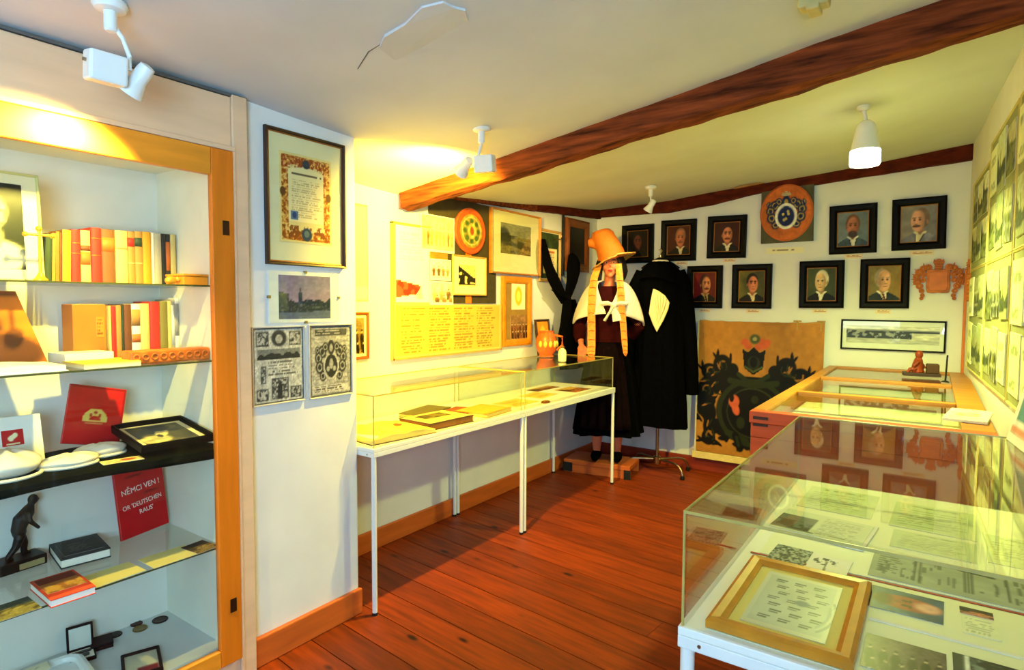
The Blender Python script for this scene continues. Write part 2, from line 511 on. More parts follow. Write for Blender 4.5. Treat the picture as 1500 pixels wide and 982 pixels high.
def townscape(sky, sky2, dark, ground, seed=0, tower=True):
    def f(u, v):
        p = Paint(u, v, C3(*sky))
        p.mix(sstep(0.35, 0.95, v), C3(*sky2))
        top = 0.36 + 0.16 * vn(u * 9, u * 0, seed) * (0.6 + 0.8 * np.abs(u - 0.45))
        top = np.where((u < 0.2), 0.62 - 0.4 * u + 0.04 * vn(u * 30, u * 0, seed), top)
        p.mix(v < top, C3(*dark))
        if tower:
            p.poly([(0.36, 0.3), (0.36, 0.58), (0.40, 0.72), (0.44, 0.58), (0.44, 0.3)], C3(*dark) * 1.3)
        p.mix((v < top) * (vn(u * 34, v * 26, seed + 1) > 0.72) * 0.35, C3(*sky))
        p.mix((v < 0.14 + 0.1 * np.maximum(u - 0.4, 0)), C3(*ground))
        p.noise(18, 0.15, seed)
        return p.c
    return f

def groupphoto(bg, dark, light, rows=2, n=7, seed=0):
    def f(u, v):
        p = Paint(u, v, C3(*bg)); p.noise(6, 0.25, seed)
        rg = random.Random(seed)
        for r in range(rows):
            y = 0.62 - 0.3 * r
            for k in range(n):
                x = (k + 0.5 + 0.3 * (r % 2)) / n + rg.uniform(-0.02, 0.02)
                dk = C3(*dark) * rg.uniform(0.5, 1.8)
                p.ell(x, y - 0.20, 0.36 / n, 0.15, dk, soft=0.25)
                p.rect(x - 0.24 / n, x + 0.24 / n, y - 0.5, y - 0.18, dk * 0.8, soft=0.02)
                p.ell(x, y, 0.15 / n, 0.055, C3(*light), soft=0.3)
                p.ell(x, y + 0.03, 0.15 / n, 0.03, dk * 0.7, soft=0.3)
        p.noise(22, 0.2, seed + 2)
        return p.c
    return f

def page(paper, ink, cols=1, rows=24, head=True, seed=0, pic=None, margin=0.08):
    def f(u, v):
        p = Paint(u, v, C3(*paper)); p.noise(5, 0.05, seed)
        cw = (1 - 2 * margin) / cols
        for c in range(cols):
            x0 = margin + c * cw
            p.text(x0 + 0.01, x0 + cw - 0.02, margin, 0.80 if head else 1 - margin, rows, C3(*ink), seed=seed + c * 3, sc=26 * cols)
        if head:
            p.text(0.2, 0.8, 0.84, 0.95, 2, C3(*ink), op=0.95, seed=seed + 9, rag=0.1, sc=16)
        if pic:
            x0, x1, y0, y1 = pic
            p.rect(x0, x1, y0, y1, C3(*ink) * 1.1)
            m = (u > x0) & (u < x1) & (v > y0) & (v < y1)
            p.mix(m * sstep(0.4, 0.7, fbm(u, v, 14, seed)), C3(*paper) * 0.85)
        return p.c
    return f

def diploma(u, v):
    p = Paint(u, v, C3(224, 204, 132)); p.noise(5, 0.06, 1)
    d = np.minimum(np.minimum(u, 1 - u) * 0.75, np.minimum(v, 1 - v))
    band = (d > 0.03) & (d < 0.125)
    n = fbm(u * 0.75, v, 44, 4, 2)
    p.mix(band * 0.85, C3(206, 128, 44))
    p.mix(band * sstep(0.5, 0.62, n), C3(150, 76, 24))
    p.mix(band * (1 - sstep(0.3, 0.4, n)) * 0.8, C3(238, 206, 120))
    p.mix((v > 0.83) * (v < 0.96) * sstep(0.42, 0.6, fbm(u, v, 46, 7, 2)) * (d > 0.03), C3(150, 58, 26))
    p.mix((v < 0.2) * (v > 0.04) * sstep(0.46, 0.6, fbm(u, v, 24, 9)) * (d > 0.03), C3(130, 70, 26))
    p.rect(0.16, 0.84, 0.24, 0.80, C3(232, 218, 160))
    p.ell(0.5, 0.80, 0.34, 0.06, C3(232, 218, 160))
    p.text(0.22, 0.8, 0.755, 0.80, 1, C3(60, 40, 30), seed=3, rag=0.02, sc=20)
    p.text(0.22, 0.8, 0.28, 0.72, 17, C3(150, 124, 80), op=0.5, seed=5, rag=0.3, sc=60)
    p.ell(0.5, 0.90, 0.07, 0.05, C3(50, 60, 70)); p.ell(0.5, 0.10, 0.10, 0.075, C3(40, 62, 84)); p.ell(0.5, 0.11, 0.05, 0.04, C3(92, 110, 112))
    p.rect(0.2, 0.34, 0.26, 0.36, C3(84, 112, 142)); p.ell(0.27, 0.31, 0.04, 0.035, C3(40, 66, 110))
    for k in (0.06, 0.94):
        p.ell(k, 0.56, 0.05, 0.05, C3(104, 58, 26))
    return p.c

def crest_marks(p, cx, cy, s, dark, mid, light, accent=None):
    """a shield with helmet, crown and mantling"""
    for sx in (-1, 1):
        for (x, y, r) in ((0.55, 0.35, 0.24), (0.78, 0.12, 0.22), (0.72, -0.22, 0.24), (0.52, -0.55, 0.2), (0.36, 0.52, 0.18), (0.85, 0.42, 0.14)):
            p.ell(cx + sx * x * s, cy + y * s, r * s, r * s, dark, soft=0.2)
            p.ring(cx + sx * x * s, cy + y * s, r * 0.55 * s, r * 0.55 * s, 0.3, mid)
    p.poly([(cx - 0.42 * s, cy + 0.22 * s), (cx + 0.42 * s, cy + 0.22 * s), (cx + 0.40 * s, cy - 0.35 * s), (cx, cy - 0.75 * s), (cx - 0.40 * s, cy - 0.35 * s)], dark)
    p.ring(cx, cy - 0.2 * s, 0.44 * s, 0.48 * s, 0.12, light)
    p.ell(cx, cy - 0.12 * s, 0.13 * s, 0.2 * s, mid); p.ell(cx - 0.2 * s, cy - 0.3 * s, 0.1 * s, 0.1 * s, mid); p.ell(cx + 0.2 * s, cy - 0.3 * s, 0.1 * s, 0.1 * s, mid)
    p.ell(cx, cy + 0.5 * s, 0.2 * s, 0.3 * s, dark); p.ell(cx, cy + 0.48 * s, 0.1 * s, 0.15 * s, mid)
    p.poly([(cx - 0.2 * s, cy + 0.78 * s), (cx - 0.24 * s, cy + 1.0 * s), (cx - 0.1 * s, cy + 0.9 * s), (cx, cy + 1.05 * s), (cx + 0.1 * s, cy + 0.9 * s), (cx + 0.24 * s, cy + 1.0 * s), (cx + 0.2 * s, cy + 0.78 * s)], accent if accent is not None else mid)

def etching_arms(u, v):
    p = Paint(u, v, C3(150, 150, 140))
    p.mix(sstep(0.4, 0.7, fbm(u, v, 30, 3)) * 0.6, C3(196, 194, 180))
    p.mix((np.minimum(np.minimum(u, 1 - u), np.minimum(v, 1 - v)) < 0.035), C3(90, 92, 88))
    p.mix((vn(u * 6, v * 60, 4) > 0.6) * 0.3, C3(86, 88, 84))
    crest_marks(p, 0.5, 0.50, 0.38, C3(48, 50, 48), C3(150, 150, 140), C3(180, 178, 166))
    p.rect(0.12, 0.88, 0.86, 0.95, C3(70, 72, 70)); p.text(0.14, 0.86, 0.865, 0.945, 2, C3(204, 202, 190), seed=4, sc=18)
    p.rect(0.06, 0.94, 0.05, 0.16, C3(186, 184, 170)); p.text(0.1, 0.9, 0.06, 0.15, 3, C3(40, 42, 42), seed=6)
    p.noise(40, 0.25, 5)
    return p.c

def etching_town(u, v):
    p = Paint(u, v, C3(186, 186, 172)); p.noise(24, 0.22, 2)
    for (x0, x1, y0, y1) in ((0.05, 0.3, 0.76, 0.95), (0.7, 0.95, 0.76, 0.95), (0.05, 0.28, 0.04, 0.2), (0.72, 0.95, 0.04, 0.2), (0.34, 0.68, 0.05, 0.33), (0.14, 0.24, 0.27, 0.5)):
        p.rect(x0, x1, y0, y1, C3(84, 86, 82)); p.rect(x0 + 0.02, x1 - 0.02, y0 + 0.015, y1 - 0.015, C3(170, 170, 158))
        m = (u > x0) & (u < x1) & (v > y0) & (v < y1)
        p.mix(m * sstep(0.45, 0.6, fbm(u, v, 34, 8)), C3(66, 68, 66))
    p.ell(0.5, 0.86, 0.15, 0.11, C3(58, 60, 58)); p.ell(0.5, 0.85, 0.07, 0.06, C3(160, 160, 148))
    p.rect(0.08, 0.92, 0.58, 0.72, C3(120, 122, 114))
    p.mix((v > 0.58) & (v < 0.62 + 0.06 * vn(u * 14, u * 0, 3)) & (u > 0.08) & (u < 0.92), C3(50, 52, 52))
    p.text(0.28, 0.9, 0.36, 0.56, 5, C3(60, 62, 60), seed=3)
    p.poly([(0.46, 0.05), (0.46, 0.22), (0.51, 0.3), (0.56, 0.22), (0.56, 0.05)], C3(52, 54, 54))
    p.mix((np.minimum(np.minimum(u, 1 - u), np.minimum(v, 1 - v)) < 0.02), C3(70, 72, 70))
    p.noise(50, 0.25, 5)
    return p.c

def big_arms(u, v):
    p = Paint(u, v, C3(176, 116, 44)); p.noise(3, 0.16, 1)
    K, G, Gl = C3(5, 6, 6), C3(34, 42, 20), C3(66, 76, 40)
    cx = 0.47
    r_ = random.Random(8)
    for k in range(70):
        a = r_.uniform(0.1, 2 * PI); q = r_.uniform(0.75, 1.06)
        x, y = 0.40 * q * math.cos(a), 0.38 + 0.30 * q * math.sin(a)
        if abs(x) < 0.15 and y > 0.5:
            continue
        for sx in (-1, 1):
            p.ell(cx + sx * x, y, 0.014 + 0.012 * r_.random(), 0.034 + 0.02 * r_.random(), K, soft=0.2, ang=sx * (a + r_.uniform(-.9, .9)))
    for sx in (-1, 1):
        X = lambda x: cx + sx * x
        for (x, y, rx, ry) in ((0.26, 0.68, 0.075, 0.07), (0.37, 0.62, 0.07, 0.06), (0.40, 0.44, 0.075, 0.13), (0.36, 0.30, 0.06, 0.09), (0.36, 0.115, 0.06, 0.06), (0.33, 0.19, 0.045, 0.06), (0.17, 0.64, 0.05, 0.05), (0.30, 0.56, 0.12, 0.05), (0.38, 0.20, 0.03, 0.08), (0.44, 0.34, 0.03, 0.06)):
            p.ell(X(x), y, rx, ry, K, soft=0.1)
        for (x, y) in ((0.19, 0.72), (0.43, 0.655), (0.22, 0.61), (0.475, 0.53), (0.30, 0.745), (0.45, 0.26), (0.28, 0.08), (0.42, 0.09)):
            p.ell(X(x), y, 0.012, 0.045, K, soft=0.2, ang=sx * (-0.2 - 1.6 * (0.6 - y))); p.ell(X(x + 0.02), y - 0.01, 0.010, 0.036, K, soft=0.2, ang=sx * (-0.9 - 1.6 * (0.6 - y)))
        for (x, y) in ((0.265, 0.66), (0.37, 0.61), (0.40, 0.47), (0.36, 0.12)):
            a0 = 200 if sx > 0 else 20
            p.ring(X(x), y, 0.044, 0.042, 0.16, G, 0.9, a0 - 60, a0 + 120)
            p.ring(X(x - 0.012), y + 0.012, 0.030, 0.028, 0.30, C3(150, 96, 36), 0.9, a0 + 40, a0 + 190)
            p.ring(X(x + 0.01), y - 0.014, 0.018, 0.016, 0.4, Gl, 0.6, a0, a0 + 150)
        for (x, y, q) in ((0.33, 0.52, .7), (0.29, 0.66, -.5), (0.40, 0.36, 1.2), (0.37, 0.22, .2), (0.33, 0.60, .9), (0.42, 0.54, 1.4), (0.31, 0.44, 1.3), (0.345, 0.15, -.8)):
            p.ell(X(x), y, 0.007, 0.030, C3(158, 100, 38), soft=0.3, ang=sx * q)
            p.ell(X(x - 0.025), y + 0.012, 0.006, 0.034, G, soft=0.3, ang=sx * (q + .3))
    p.ell(cx, 0.33, 0.30, 0.24, K, soft=0.05)
    p.poly([(cx - 0.30, 0.60), (cx + 0.30, 0.60), (cx + 0.26, 0.45), (cx - 0.26, 0.45)], K)
    p.ring(cx, 0.33, 0.27, 0.235, 0.09, G)
    p.ring(cx, 0.33, 0.205, 0.18, 0.04, Gl, 0.6)
    p.ell(cx - 0.02, 0.33, 0.17, 0.15, K)
    p.ell(cx - 0.15, 0.405, 0.045, 0.05, C3(206, 92, 60)); p.ell(cx - 0.135, 0.35, 0.03, 0.05, C3(206, 92, 60), ang=0.4); p.ell(cx - 0.17, 0.43, 0.02, 0.03, K)
    p.ell(cx - 0.09, 0.25, 0.035, 0.045, G); p.ell(cx + 0.02, 0.43, 0.03, 0.03, G)
    p.line(cx - 0.19, 0.56, cx, 0.53, 0.028, G); p.line(cx + 0.19, 0.56, cx, 0.53, 0.028, G)
    p.line(cx - 0.12, 0.61, cx, 0.535, 0.022, G); p.line(cx + 0.12, 0.61, cx, 0.535, 0.022, G)
    p.line(cx - 0.04, 0.12, cx - 0.2, 0.17, 0.03, G); p.line(cx - 0.13, 0.15, cx - 0.09, 0.06, 0.035, K); p.line(cx - 0.12, 0.14, cx - 0.1, 0.08, 0.015, G)
    p.line(cx + 0.13, 0.15, cx + 0.09, 0.06, 0.035, K)
    p.poly([(cx - 0.095, 0.80), (cx - 0.045, 0.775), (cx, 0.815), (cx + 0.045, 0.775), (cx + 0.095, 0.80), (cx + 0.075, 0.66), (cx, 0.61), (cx - 0.075, 0.66)], K)
    p.ell(cx, 0.70, 0.052, 0.05, C3(34, 40, 26)); p.ell(cx, 0.705, 0.03, 0.04, K)
    p.line(cx - 0.07, 0.67, cx, 0.635, 0.01, Gl); p.line(cx + 0.07, 0.67, cx, 0.635, 0.01, Gl)
    for (x, y) in ((-0.075, 0.85), (-0.05, 0.825), (0.06, 0.855), (0.085, 0.83), (0.04, 0.82), (0.1, 0.85)):
        p.ell(cx + x, y, 0.033, 0.026, C3(190, 84, 46), soft=0.3)
    p.ell(cx + 0.005, 0.875, 0.042, 0.035, C3(70, 76, 46), soft=0.25); p.ell(cx + 0.005, 0.875, 0.018, 0.015, C3(150, 140, 90))
    p.noise(26, 0.1, 3)
    return p.c

def round_arms(base, seed=0):
    def f(u, v):
        p = Paint(u, v, C3(*base)); p.noise(4, 0.15, seed)
        crest_marks(p, 0.5, 0.50, 0.41, C3(18, 30, 74), C3(158, 134, 66), C3(226, 224, 206), C3(170, 160, 120))
        p.ring(0.5, 0.43, 0.20, 0.22, 0.16, C3(226, 224, 206)); p.ell(0.5, 0.43, 0.165, 0.185, C3(16, 32, 84))
        for (x, y) in ((0.44, 0.47), (0.55, 0.47), (0.5, 0.38), (0.46, 0.36), (0.54, 0.52)):
            p.ell(x, y, 0.028, 0.028, C3(190, 170, 96))
        p.noise(22, 0.15, seed + 3)
        return p.c
    return f

def disc_arms(u, v):
    p = Paint(u, v, C3(150, 140, 60)); p.noise(9, 0.3, 2)
    p.ring(0.5, 0.5, 0.47, 0.47, 0.1, C3(176, 78, 34)); p.ring(0.5, 0.5, 0.36, 0.36, 0.06, C3(210, 190, 110))
    for k in range(8):
        a = k * PI / 4
        p.ell(0.5 + 0.26 * math.cos(a), 0.5 + 0.26 * math.sin(a), 0.07, 0.07, C3(70, 92, 44), soft=0.3)
    p.ell(0.5, 0.5, 0.16, 0.2, C3(196, 176, 84)); p.ell(0.5, 0.5, 0.08, 0.11, C3(150, 72, 40))
    p.noise(16, 0.25, 5)
    return p.c

def plain(col, amt=0.06, sc=6, seed=0):
    def f(u, v):
        p = Paint(u, v, C3(*col)); p.noise(sc, amt, seed)
        return p.c
    return f

# ------------------------------------------------------------------ framed pictures
def frame_mesh(w_, h_, fw, fd, lip=0.55):
    mb = MB()
    rings = [(0, 0), (0, -fd * 0.75), (fw * 0.25, -fd), (fw * 0.7, -fd * 0.9), (fw, -fd * lip), (fw, -0.001)]
    vs, fs = [], []
    for i, y in rings:
        a, b = w_ / 2 - i, h_ / 2 - i
        vs += [(-a, y, -b), (a, y, -b), (a, y, b), (-a, y, b)]
    for r in range(len(rings) - 1):
        for k in range(4):
            fs.append((r * 4 + k, r * 4 + (k + 1) % 4, (r + 1) * 4 + (k + 1) % 4, (r + 1) * 4 + k))
    return mb.add(vs, fs)

def picture(label, loc, rot, w_, h_, fw, fd, fm, painter=None, nu=32, nv=40, matw=0.0, matm=None, glass=False, group=None, cat='picture', slip=None, name='framed_picture', pm=None, pw=None, ph=None, poff=(0, 0)):
    t = thing(name, label, cat, loc, rot, group)
    frame_mesh(w_, h_, fw, fd).build('frame', fm, t)
    iw, ih = w_ - 2 * fw, h_ - 2 * fw
    MB().box(-iw / 2 - 0.004, iw / 2 + 0.004, -fd * 0.35, -0.002, -ih / 2 - 0.004, ih / 2 + 0.004).build('mat_board' if matm else 'backing', matm or DARKB, t)
    if slip:
        frame_mesh(iw, ih, slip, fd * 0.5, 0.9).build('gilt_slip', GILT, t)
        iw -= 2 * slip; ih -= 2 * slip
    if painter:
        print_mesh('print', pw or iw - 2 * matw, ph or ih - 2 * matw, painter, nu, nv, t, loc=(poff[0], -fd * 0.35, poff[1]), m=pm or PHOTO)
    if glass:
        MB().box(-iw / 2, iw / 2, -fd * 0.5, -fd * 0.5 + 0.002, -ih / 2, ih / 2).build('glass_pane', GLASS, t)
    return t

def sheet(name, label, cat, loc, rz, w_, h_, painter, nu=30, nv=24, thick=0.0015, m=None, group=None, lean=None, tiltx=None):
    rot = (-H90 if lean is None else lean, 0, rz)
    return tag(print_mesh(name, w_, h_, painter, nu, nv, None, loc, rot, thick, m), label, cat, group)

# ================================================================== SETTING
def lerp(a, b, t):
    return a + (b - a) * t
def ceil_z(x, y):
    a = 2.295 + 0.125 * (x + 2.2)
    b = 2.285 + 0.143 * (x + 2.0)
    c = 2.44 + (0.088 if x > -2 else 0.02) * (x + 2.0)
    if y <= 1.3:
        return a
    if y <= 2.7:
        return lerp(a, b, (y - 1.3) / 1.4)
    return lerp(b, c, (y - 2.7) / 2.7)
def rwx(y):                                     # the right wall runs slightly askew
    return 0.185 + 0.045 * (5.40 - y)

# floor boards, running almost square across the room
fl = struct(MB().box(-2.95, 0.75, -2.6, 5.55, -0.06, -0.024).build('floor', mat('sub_floor', rgb(40, 18, 8), 0.9)))
bw, gap = 0.168, 0.005
me_pl = {}
rg = random.Random(3)
for k in range(-18, 40):
    y0 = k * bw
    cuts = [-3.4] + ([rg.uniform(-2.2, -0.2)] if k % 3 == 0 else []) + [1.2]
    for a, b in zip(cuts[:-1], cuts[1:]):
        mb = MB().box(a + 0.001, b - 0.001, gap / 2, bw - gap / 2, -0.024, 0.0)
        ca, sa = math.cos(-0.1), math.sin(-0.1)
        mb.v = [(x * ca - y * sa, x * sa + y * ca, z) for x, y, z in [(p[0], p[1] + y0 - 0.12, p[2]) for p in mb.v]]
        bm = bmesh.new()
        vv = [bm.verts.new(p) for p in mb.v]
        for f in mb.f:
            bm.faces.new([vv[i] for i in f])
        for co, no in (((-2.9, 0, 0), (-1, 0, 0)), ((0.72, 0, 0), (1, 0, 0)), ((0, -2.55, 0), (0, -1, 0)), ((0, 5.48, 0), (0, 1, 0))):
            g = bm.verts[:] + bm.edges[:] + bm.faces[:]
            r = bmesh.ops.bisect_plane(bm, geom=g, plane_co=co, plane_no=no, clear_outer=True)
            ed = [e for e in bm.edges if e.is_boundary]
            if ed:
                bmesh.ops.holes_fill(bm, edges=ed)
        if not bm.verts:
            bm.free(); continue
        bmesh.ops.recalc_face_normals(bm, faces=bm.faces)
        cx = sum((v.co for v in bm.verts), Vector()) / len(bm.verts)
        # keep the board's grain along its own length
        me = bpy.data.meshes.new('floor_board')
        Mi = Matrix.Rotation(0.1, 4, 'Z') @ Matrix.Translation(-cx)
        bm.transform(Mi); bm.to_mesh(me); bm.free()
        me.materials.append(FLOORW)
        o = bpy.data.objects.new('floor_board', me); COL.objects.link(o)
        o.parent = fl; o.location = cx; o.rotation_euler = (0, 0, -0.1)

# walls
struct(MB().box(-2.92, -2.76, -2.6, 5.55, -0.03, 2.5).build('wall_left', PLASTER))
struct(MB().box(-2.92, 0.50, 5.40, 5.55, -0.03, 2.75).build('wall_far', PLASTER))
struct(MB().box(-2.759, -2.243, 1.350, 1.915, 0.0, 2.40).build('wall_pier', PLASTER, bevel=0.012))
def rwseg(y0, y1, z0, z1, mb):
    x0, x1 = rwx(y0), rwx(y1)
    return mb.add([(x0, y0, z0), (x0 + 0.2, y0, z0), (x1 + 0.2, y1, z0), (x1, y1, z0), (x0, y0, z1), (x0 + 0.2, y0, z1), (x1 + 0.2, y1, z1), (x1, y1, z1)],
                  [(0, 3, 2, 1), (4, 5, 6, 7), (0, 1, 5, 4), (1, 2, 6, 5), (2, 3, 7, 6), (3, 0, 4, 7)])
mb = MB()
rwseg(-0.40, 5.45, -0.03, 2.85, mb); rwseg(-2.6, -1.50, -0.03, 2.85, mb)
rwseg(-1.50, -0.40, -0.03, 0.95, mb); rwseg(-1.50, -0.40, 2.02, 2.85, mb)
struct(mb.build('wall_right', PLASTER))
mb = MB()
mb.box(-2.92, -1.75, -2.6, -2.42, -0.03, 2.75).box(-0.45, 0.75, -2.6, -2.42, -0.03, 2.75).box(-1.75, -0.45, -2.6, -2.42, -0.03, 1.0).box(-1.75, -0.45, -2.6, -2.42, 2.1, 2.75)
struct(mb.build('wall_back', PLASTER))
# windows behind the camera
t = struct(bpy.data.objects.new('window_1', None)); COL.objects.link(t); t.location = (-1.1, -2.5, 1.55)
MB().box(-0.65, 0.65, -0.03, 0.03, -0.55, -0.49).box(-0.65, 0.65, -0.03, 0.03, 0.49, 0.55).box(-0.65, -0.59, -0.03, 0.03, -0.49, 0.49).box(0.59, 0.65, -0.03, 0.03, -0.49, 0.49).box(-0.025, 0.025, -0.03, 0.03, -0.49, 0.49).build('window_frame', WHITEM, t)
MB().box(-0.59, 0.59, -0.045, -0.041, -0.49, 0.49).build('window_pane', GLASS, t)
t = struct(bpy.data.objects.new('window_2', None)); COL.objects.link(t); t.location = (0.62, -0.95, 1.485); t.rotation_euler = (0, 0, H90 + 0.045)
MB().box(-0.55, 0.55, -0.03, 0.03, -0.535, -0.475).box(-0.55, 0.55, -0.03, 0.03, 0.475, 0.535).box(-0.55, -0.49, -0.03, 0.03, -0.475, 0.475).box(0.49, 0.55, -0.03, 0.03, -0.475, 0.475).box(-0.025, 0.025, -0.03, 0.03, -0.475, 0.475).build('window_frame', WHITEM, t)
MB().box(-0.49, 0.49, -0.045, -0.041, -0.475, 0.475).build('window_pane', GLASS, t)

# ceiling: an uneven plaster skin, with a cracked flake of plaster
mb = MB()
NX, NY = 40, 90
def cfn(u, v):
    x, y = -2.92 + 3.7 * u, -2.6 + 8.15 * v
    bumpy = 0.006 * math.sin(2.3 * x + 1.1 * y) + 0.004 * math.sin(5.1 * y - 3.7 * x)
    return (x, y, ceil_z(x, y) + bumpy)
mb.grid(cfn, NX, NY)
ce = struct(mb.build('ceiling', CEILP, smooth=True))
d = ce.modifiers.new('t', 'SOLIDIFY'); d.thickness = 0.06; d.offset = -1 if ce.data.polygons[0].normal.z < 0 else 1
crack = [(-1.74, 1.50), (-1.62, 1.445), (-1.56, 1.44), (-1.50, 1.405), (-1.40, 1.40), (-1.30, 1.37), (-1.235, 1.395), (-1.23, 1.44), (-1.215, 1.475)]
mb = MB()
mb.tube([(x, y, ceil_z(x, y) - 0.001) for x, y in crack], [0.0015, 0.003, 0.003, 0.003, 0.004, 0.003, 0.005, 0.003, 0.0015], n=6)
mb.build('crack', mat('crack_shadow', rgb(96, 92, 88), 0.95), ce, smooth=True)
mb = MB()
out = crack[2:] + [(-1.27, 1.56), (-1.45, 1.60), (-1.60, 1.55)]
n = len(out)
mb.add([(x, y, ceil_z(x, y) - 0.012 * (1 if i < n - 3 else 0.0) - 0.003) for i, (x, y) in enumerate(out)] + [(x, y, ceil_z(x, y) + 0.02) for x, y in out],
       [tuple(range(n)), tuple(range(2 * n - 1, n - 1, -1))] + [(i, (i + 1) % n, (i + 1) % n + n, i + n) for i in range(n)])
mb.build('plaster_flake', CEILP, ce)
# old water stain and flaked plaster by the wall plate
MB().add([(-1.30 + 0.11 * math.cos(a) * (1 + 0.25 * math.sin(3 * a)), 5.26 + 0.06 * math.sin(a) * (1 + 0.3 * math.cos(2 * a)), ceil_z(-1.30 + 0.11 * math.cos(a) * (1 + 0.25 * math.sin(3 * a)), 5.26 + 0.06 * math.sin(a) * (1 + 0.3 * math.cos(2 * a))) - 0.006) for a in [2 * PI * k / 18 for k in range(18)]],
         [tuple(range(18))]).build('stain', mat('ceiling_stain', rgb(186, 140, 84), 0.95, var=0.25, scale=12), ce, solid=0.004)
MB().box(-0.40, -0.31, 2.19, 2.25, 2.47, 2.54).box(-0.375, -0.335, 2.18, 2.26, 2.455, 2.475).build('ceiling_clip', mat('old_cream_paint', rgb(196, 182, 120), 0.7), ce, bevel=0.006)

# the heavy hewn beam, and the dark wall plates
def rough_beam(path, wd, ht, name, m, seed, amp=0.012, seg=60):
    mb = MB()
    prof = [(-.5, -.5), (-.25, -.5), (0, -.5), (.25, -.5), (.5, -.5), (.5, -.25), (.5, 0), (.5, .25), (.5, .5), (.25, .5), (0, .5), (-.25, .5), (-.5, .5), (-.5, .25), (-.5, 0), (-.5, -.25)]
    vs, fs = [], []
    r = random.Random(seed)
    nz = np.random.RandomState(seed)
    k = len(prof)
    P = [Vector(q) for q in path]
    A, B = P[0], P[-1]
    t = (B - A).normalized(); s = Vector((0, 0, 1)).cross(t).normalized(); up = t.cross(s)
    off = nz.uniform(0, 6, (k, 4))
    for i in range(seg + 1):
        q = i / seg
        hh = ht[0] + (ht[1] - ht[0]) * q; ww = wd[0] + (wd[1] - wd[0]) * q
        xs = A.lerp(B, q)
        c = xs
        if len(P) > 2:
            c = Vector((xs.x, xs.y, float(np.interp(xs.x, [w_.x for w_ in P], [w_.z for w_ in P]))))
        for j, (a, b) in enumerate(prof):
            e = amp * (math.sin(q * 17 + off[j][0]) * 0.5 + math.sin(q * 43 + off[j][1]) * 0.4 + math.sin(q * 91 + off[j][2]) * 0.35)
            rr = 0.93 if abs(a) == .5 and abs(b) == .5 else 1.0
            vs.append(c + s * (a * rr * (ww + e)) + up * (b * rr * (hh + e)))
    for i in range(seg):
        for j in range(k):
            fs.append((i * k + j, i * k + (j + 1) % k, (i + 1) * k + (j + 1) % k, (i + 1) * k + j))
    fs.append(tuple(range(k))); fs.append(tuple(range(seg * k, seg * k + k)))
    return struct(mb.add(vs, fs).build(name, m, smooth=0.6))
rough_beam([(-2.73, 2.73, 2.168), (0.30, 2.71, 2.565)], (0.12, 0.13), (0.175, 0.17), 'beam', BEAMW, 5)
rough_beam([(-2.80, 5.375, 2.40), (-2.0, 5.375, 2.394), (-1.62, 5.375, 2.428), (-1.22, 5.375, 2.492), (-.33, 5.375, 2.545), (.22, 5.375, 2.585)], (0.05, 0.05), (0.105, 0.115), 'trim_1', PLATEW, 6, 0.006, 80)
rough_beam([(-2.735, 3.20, 2.265), (-2.735, 4.22, 2.315)], (0.05, 0.05), (0.10, 0.10), 'trim_4', BEAMW, 8, 0.005, 24)
rough_beam([(-2.735, 4.23, 2.318), (-2.735, 5.38, 2.385)], (0.05, 0.05), (0.10, 0.10), 'trim_5', PLATEW, 10, 0.005, 24)

# skirting boards
def skirting(name, x0, x1, y0, y1, m):
    return struct(MB().box(x0, x1, y0, y1, 0.0, 0.122).build(name, m, bevel=0.006))
skirting('baseboard_left', -2.757, -2.735, 1.96, 5.37, SKIRT)
skirting('baseboard_far', -2.757, 0.15, 5.372, 5.397, SKIRTR)
skirting('baseboard_pier', -2.242, -2.217, 1.352, 1.915, SKIRT)
# narrow wooden post in the far right corner
struct(MB().box(0.170, 0.186, 5.345, 5.397, 0.6, 1.76).build('trim_6', mat('orange_corner_strip', rgb(206, 110, 40), 0.5)))

# ================================================================== BUILT-IN SHOW CABINET (left)
XF = -2.215                                       # shelf fronts
cab = thing('display_cabinet', 'tall built-in pine display cabinet with glass door and lit glass shelves beside the white pier', 'cabinet', (0, 0, 0))
YL, YR, YI = -0.62, 1.345, 1.222
MB().box(-2.70, -2.668, YL, YI, 0.12, 2.03).build('back_panel', mat('cabinet_white_back', rgb(232, 228, 216), 0.8, var=0.03), cab)
MB().box(-2.668, -2.235, YI, YI + 0.03, 0.12, 2.03).build('side_panel', mat('cabinet_white_side', rgb(234, 230, 212), 0.8, var=0.03), cab)
MB().box(-2.668, -2.235, YL, YL + 0.03, 0.12, 2.03).build('side_panel', mat('cabinet_white_side', rgb(234, 230, 212)), cab)
MB().box(-2.70, -2.235, YL, YI, 2.03, 2.06).build('top_panel', mat('cabinet_white_side', rgb(234, 230, 212)), cab)
MB().box(-2.70, -2.222, YL, YI, 0.12, 0.168).build('bottom_panel', mat('cabinet_grey_base', rgb(206, 208, 204), 0.6, var=0.03), cab)
def rails(parts, m, bev=0.004):
    for nme, b in parts:
        MB().box(*b).build(nme, m, cab, bevel=bev)
rails([('stile', (-2.235, -2.196, 1.284, 1.345, 0.0, 2.285)), ('upper_panel', (-2.235, -2.205, YL, 1.284, 2.084, 2.275)), ('plinth_board', (-2.235, -2.205, YL, 1.284, 0.0, 0.10))], PALEP)
MB().box(-2.204, -2.190, YL, 1.292, 2.070, 2.088).build('moulding', PALEP, cab, bevel=0.003)
MB().box(-2.204, -2.190, 1.278, 1.292, 0.0, 2.070).build('moulding', PALEP, cab, bevel=0.003)
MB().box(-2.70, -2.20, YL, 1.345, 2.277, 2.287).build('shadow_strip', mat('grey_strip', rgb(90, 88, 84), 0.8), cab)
door = MB().box(-2.212, -2.184, 1.192, 1.277, 0.10, 2.067).build('door', PINE, cab, bevel=0.003)
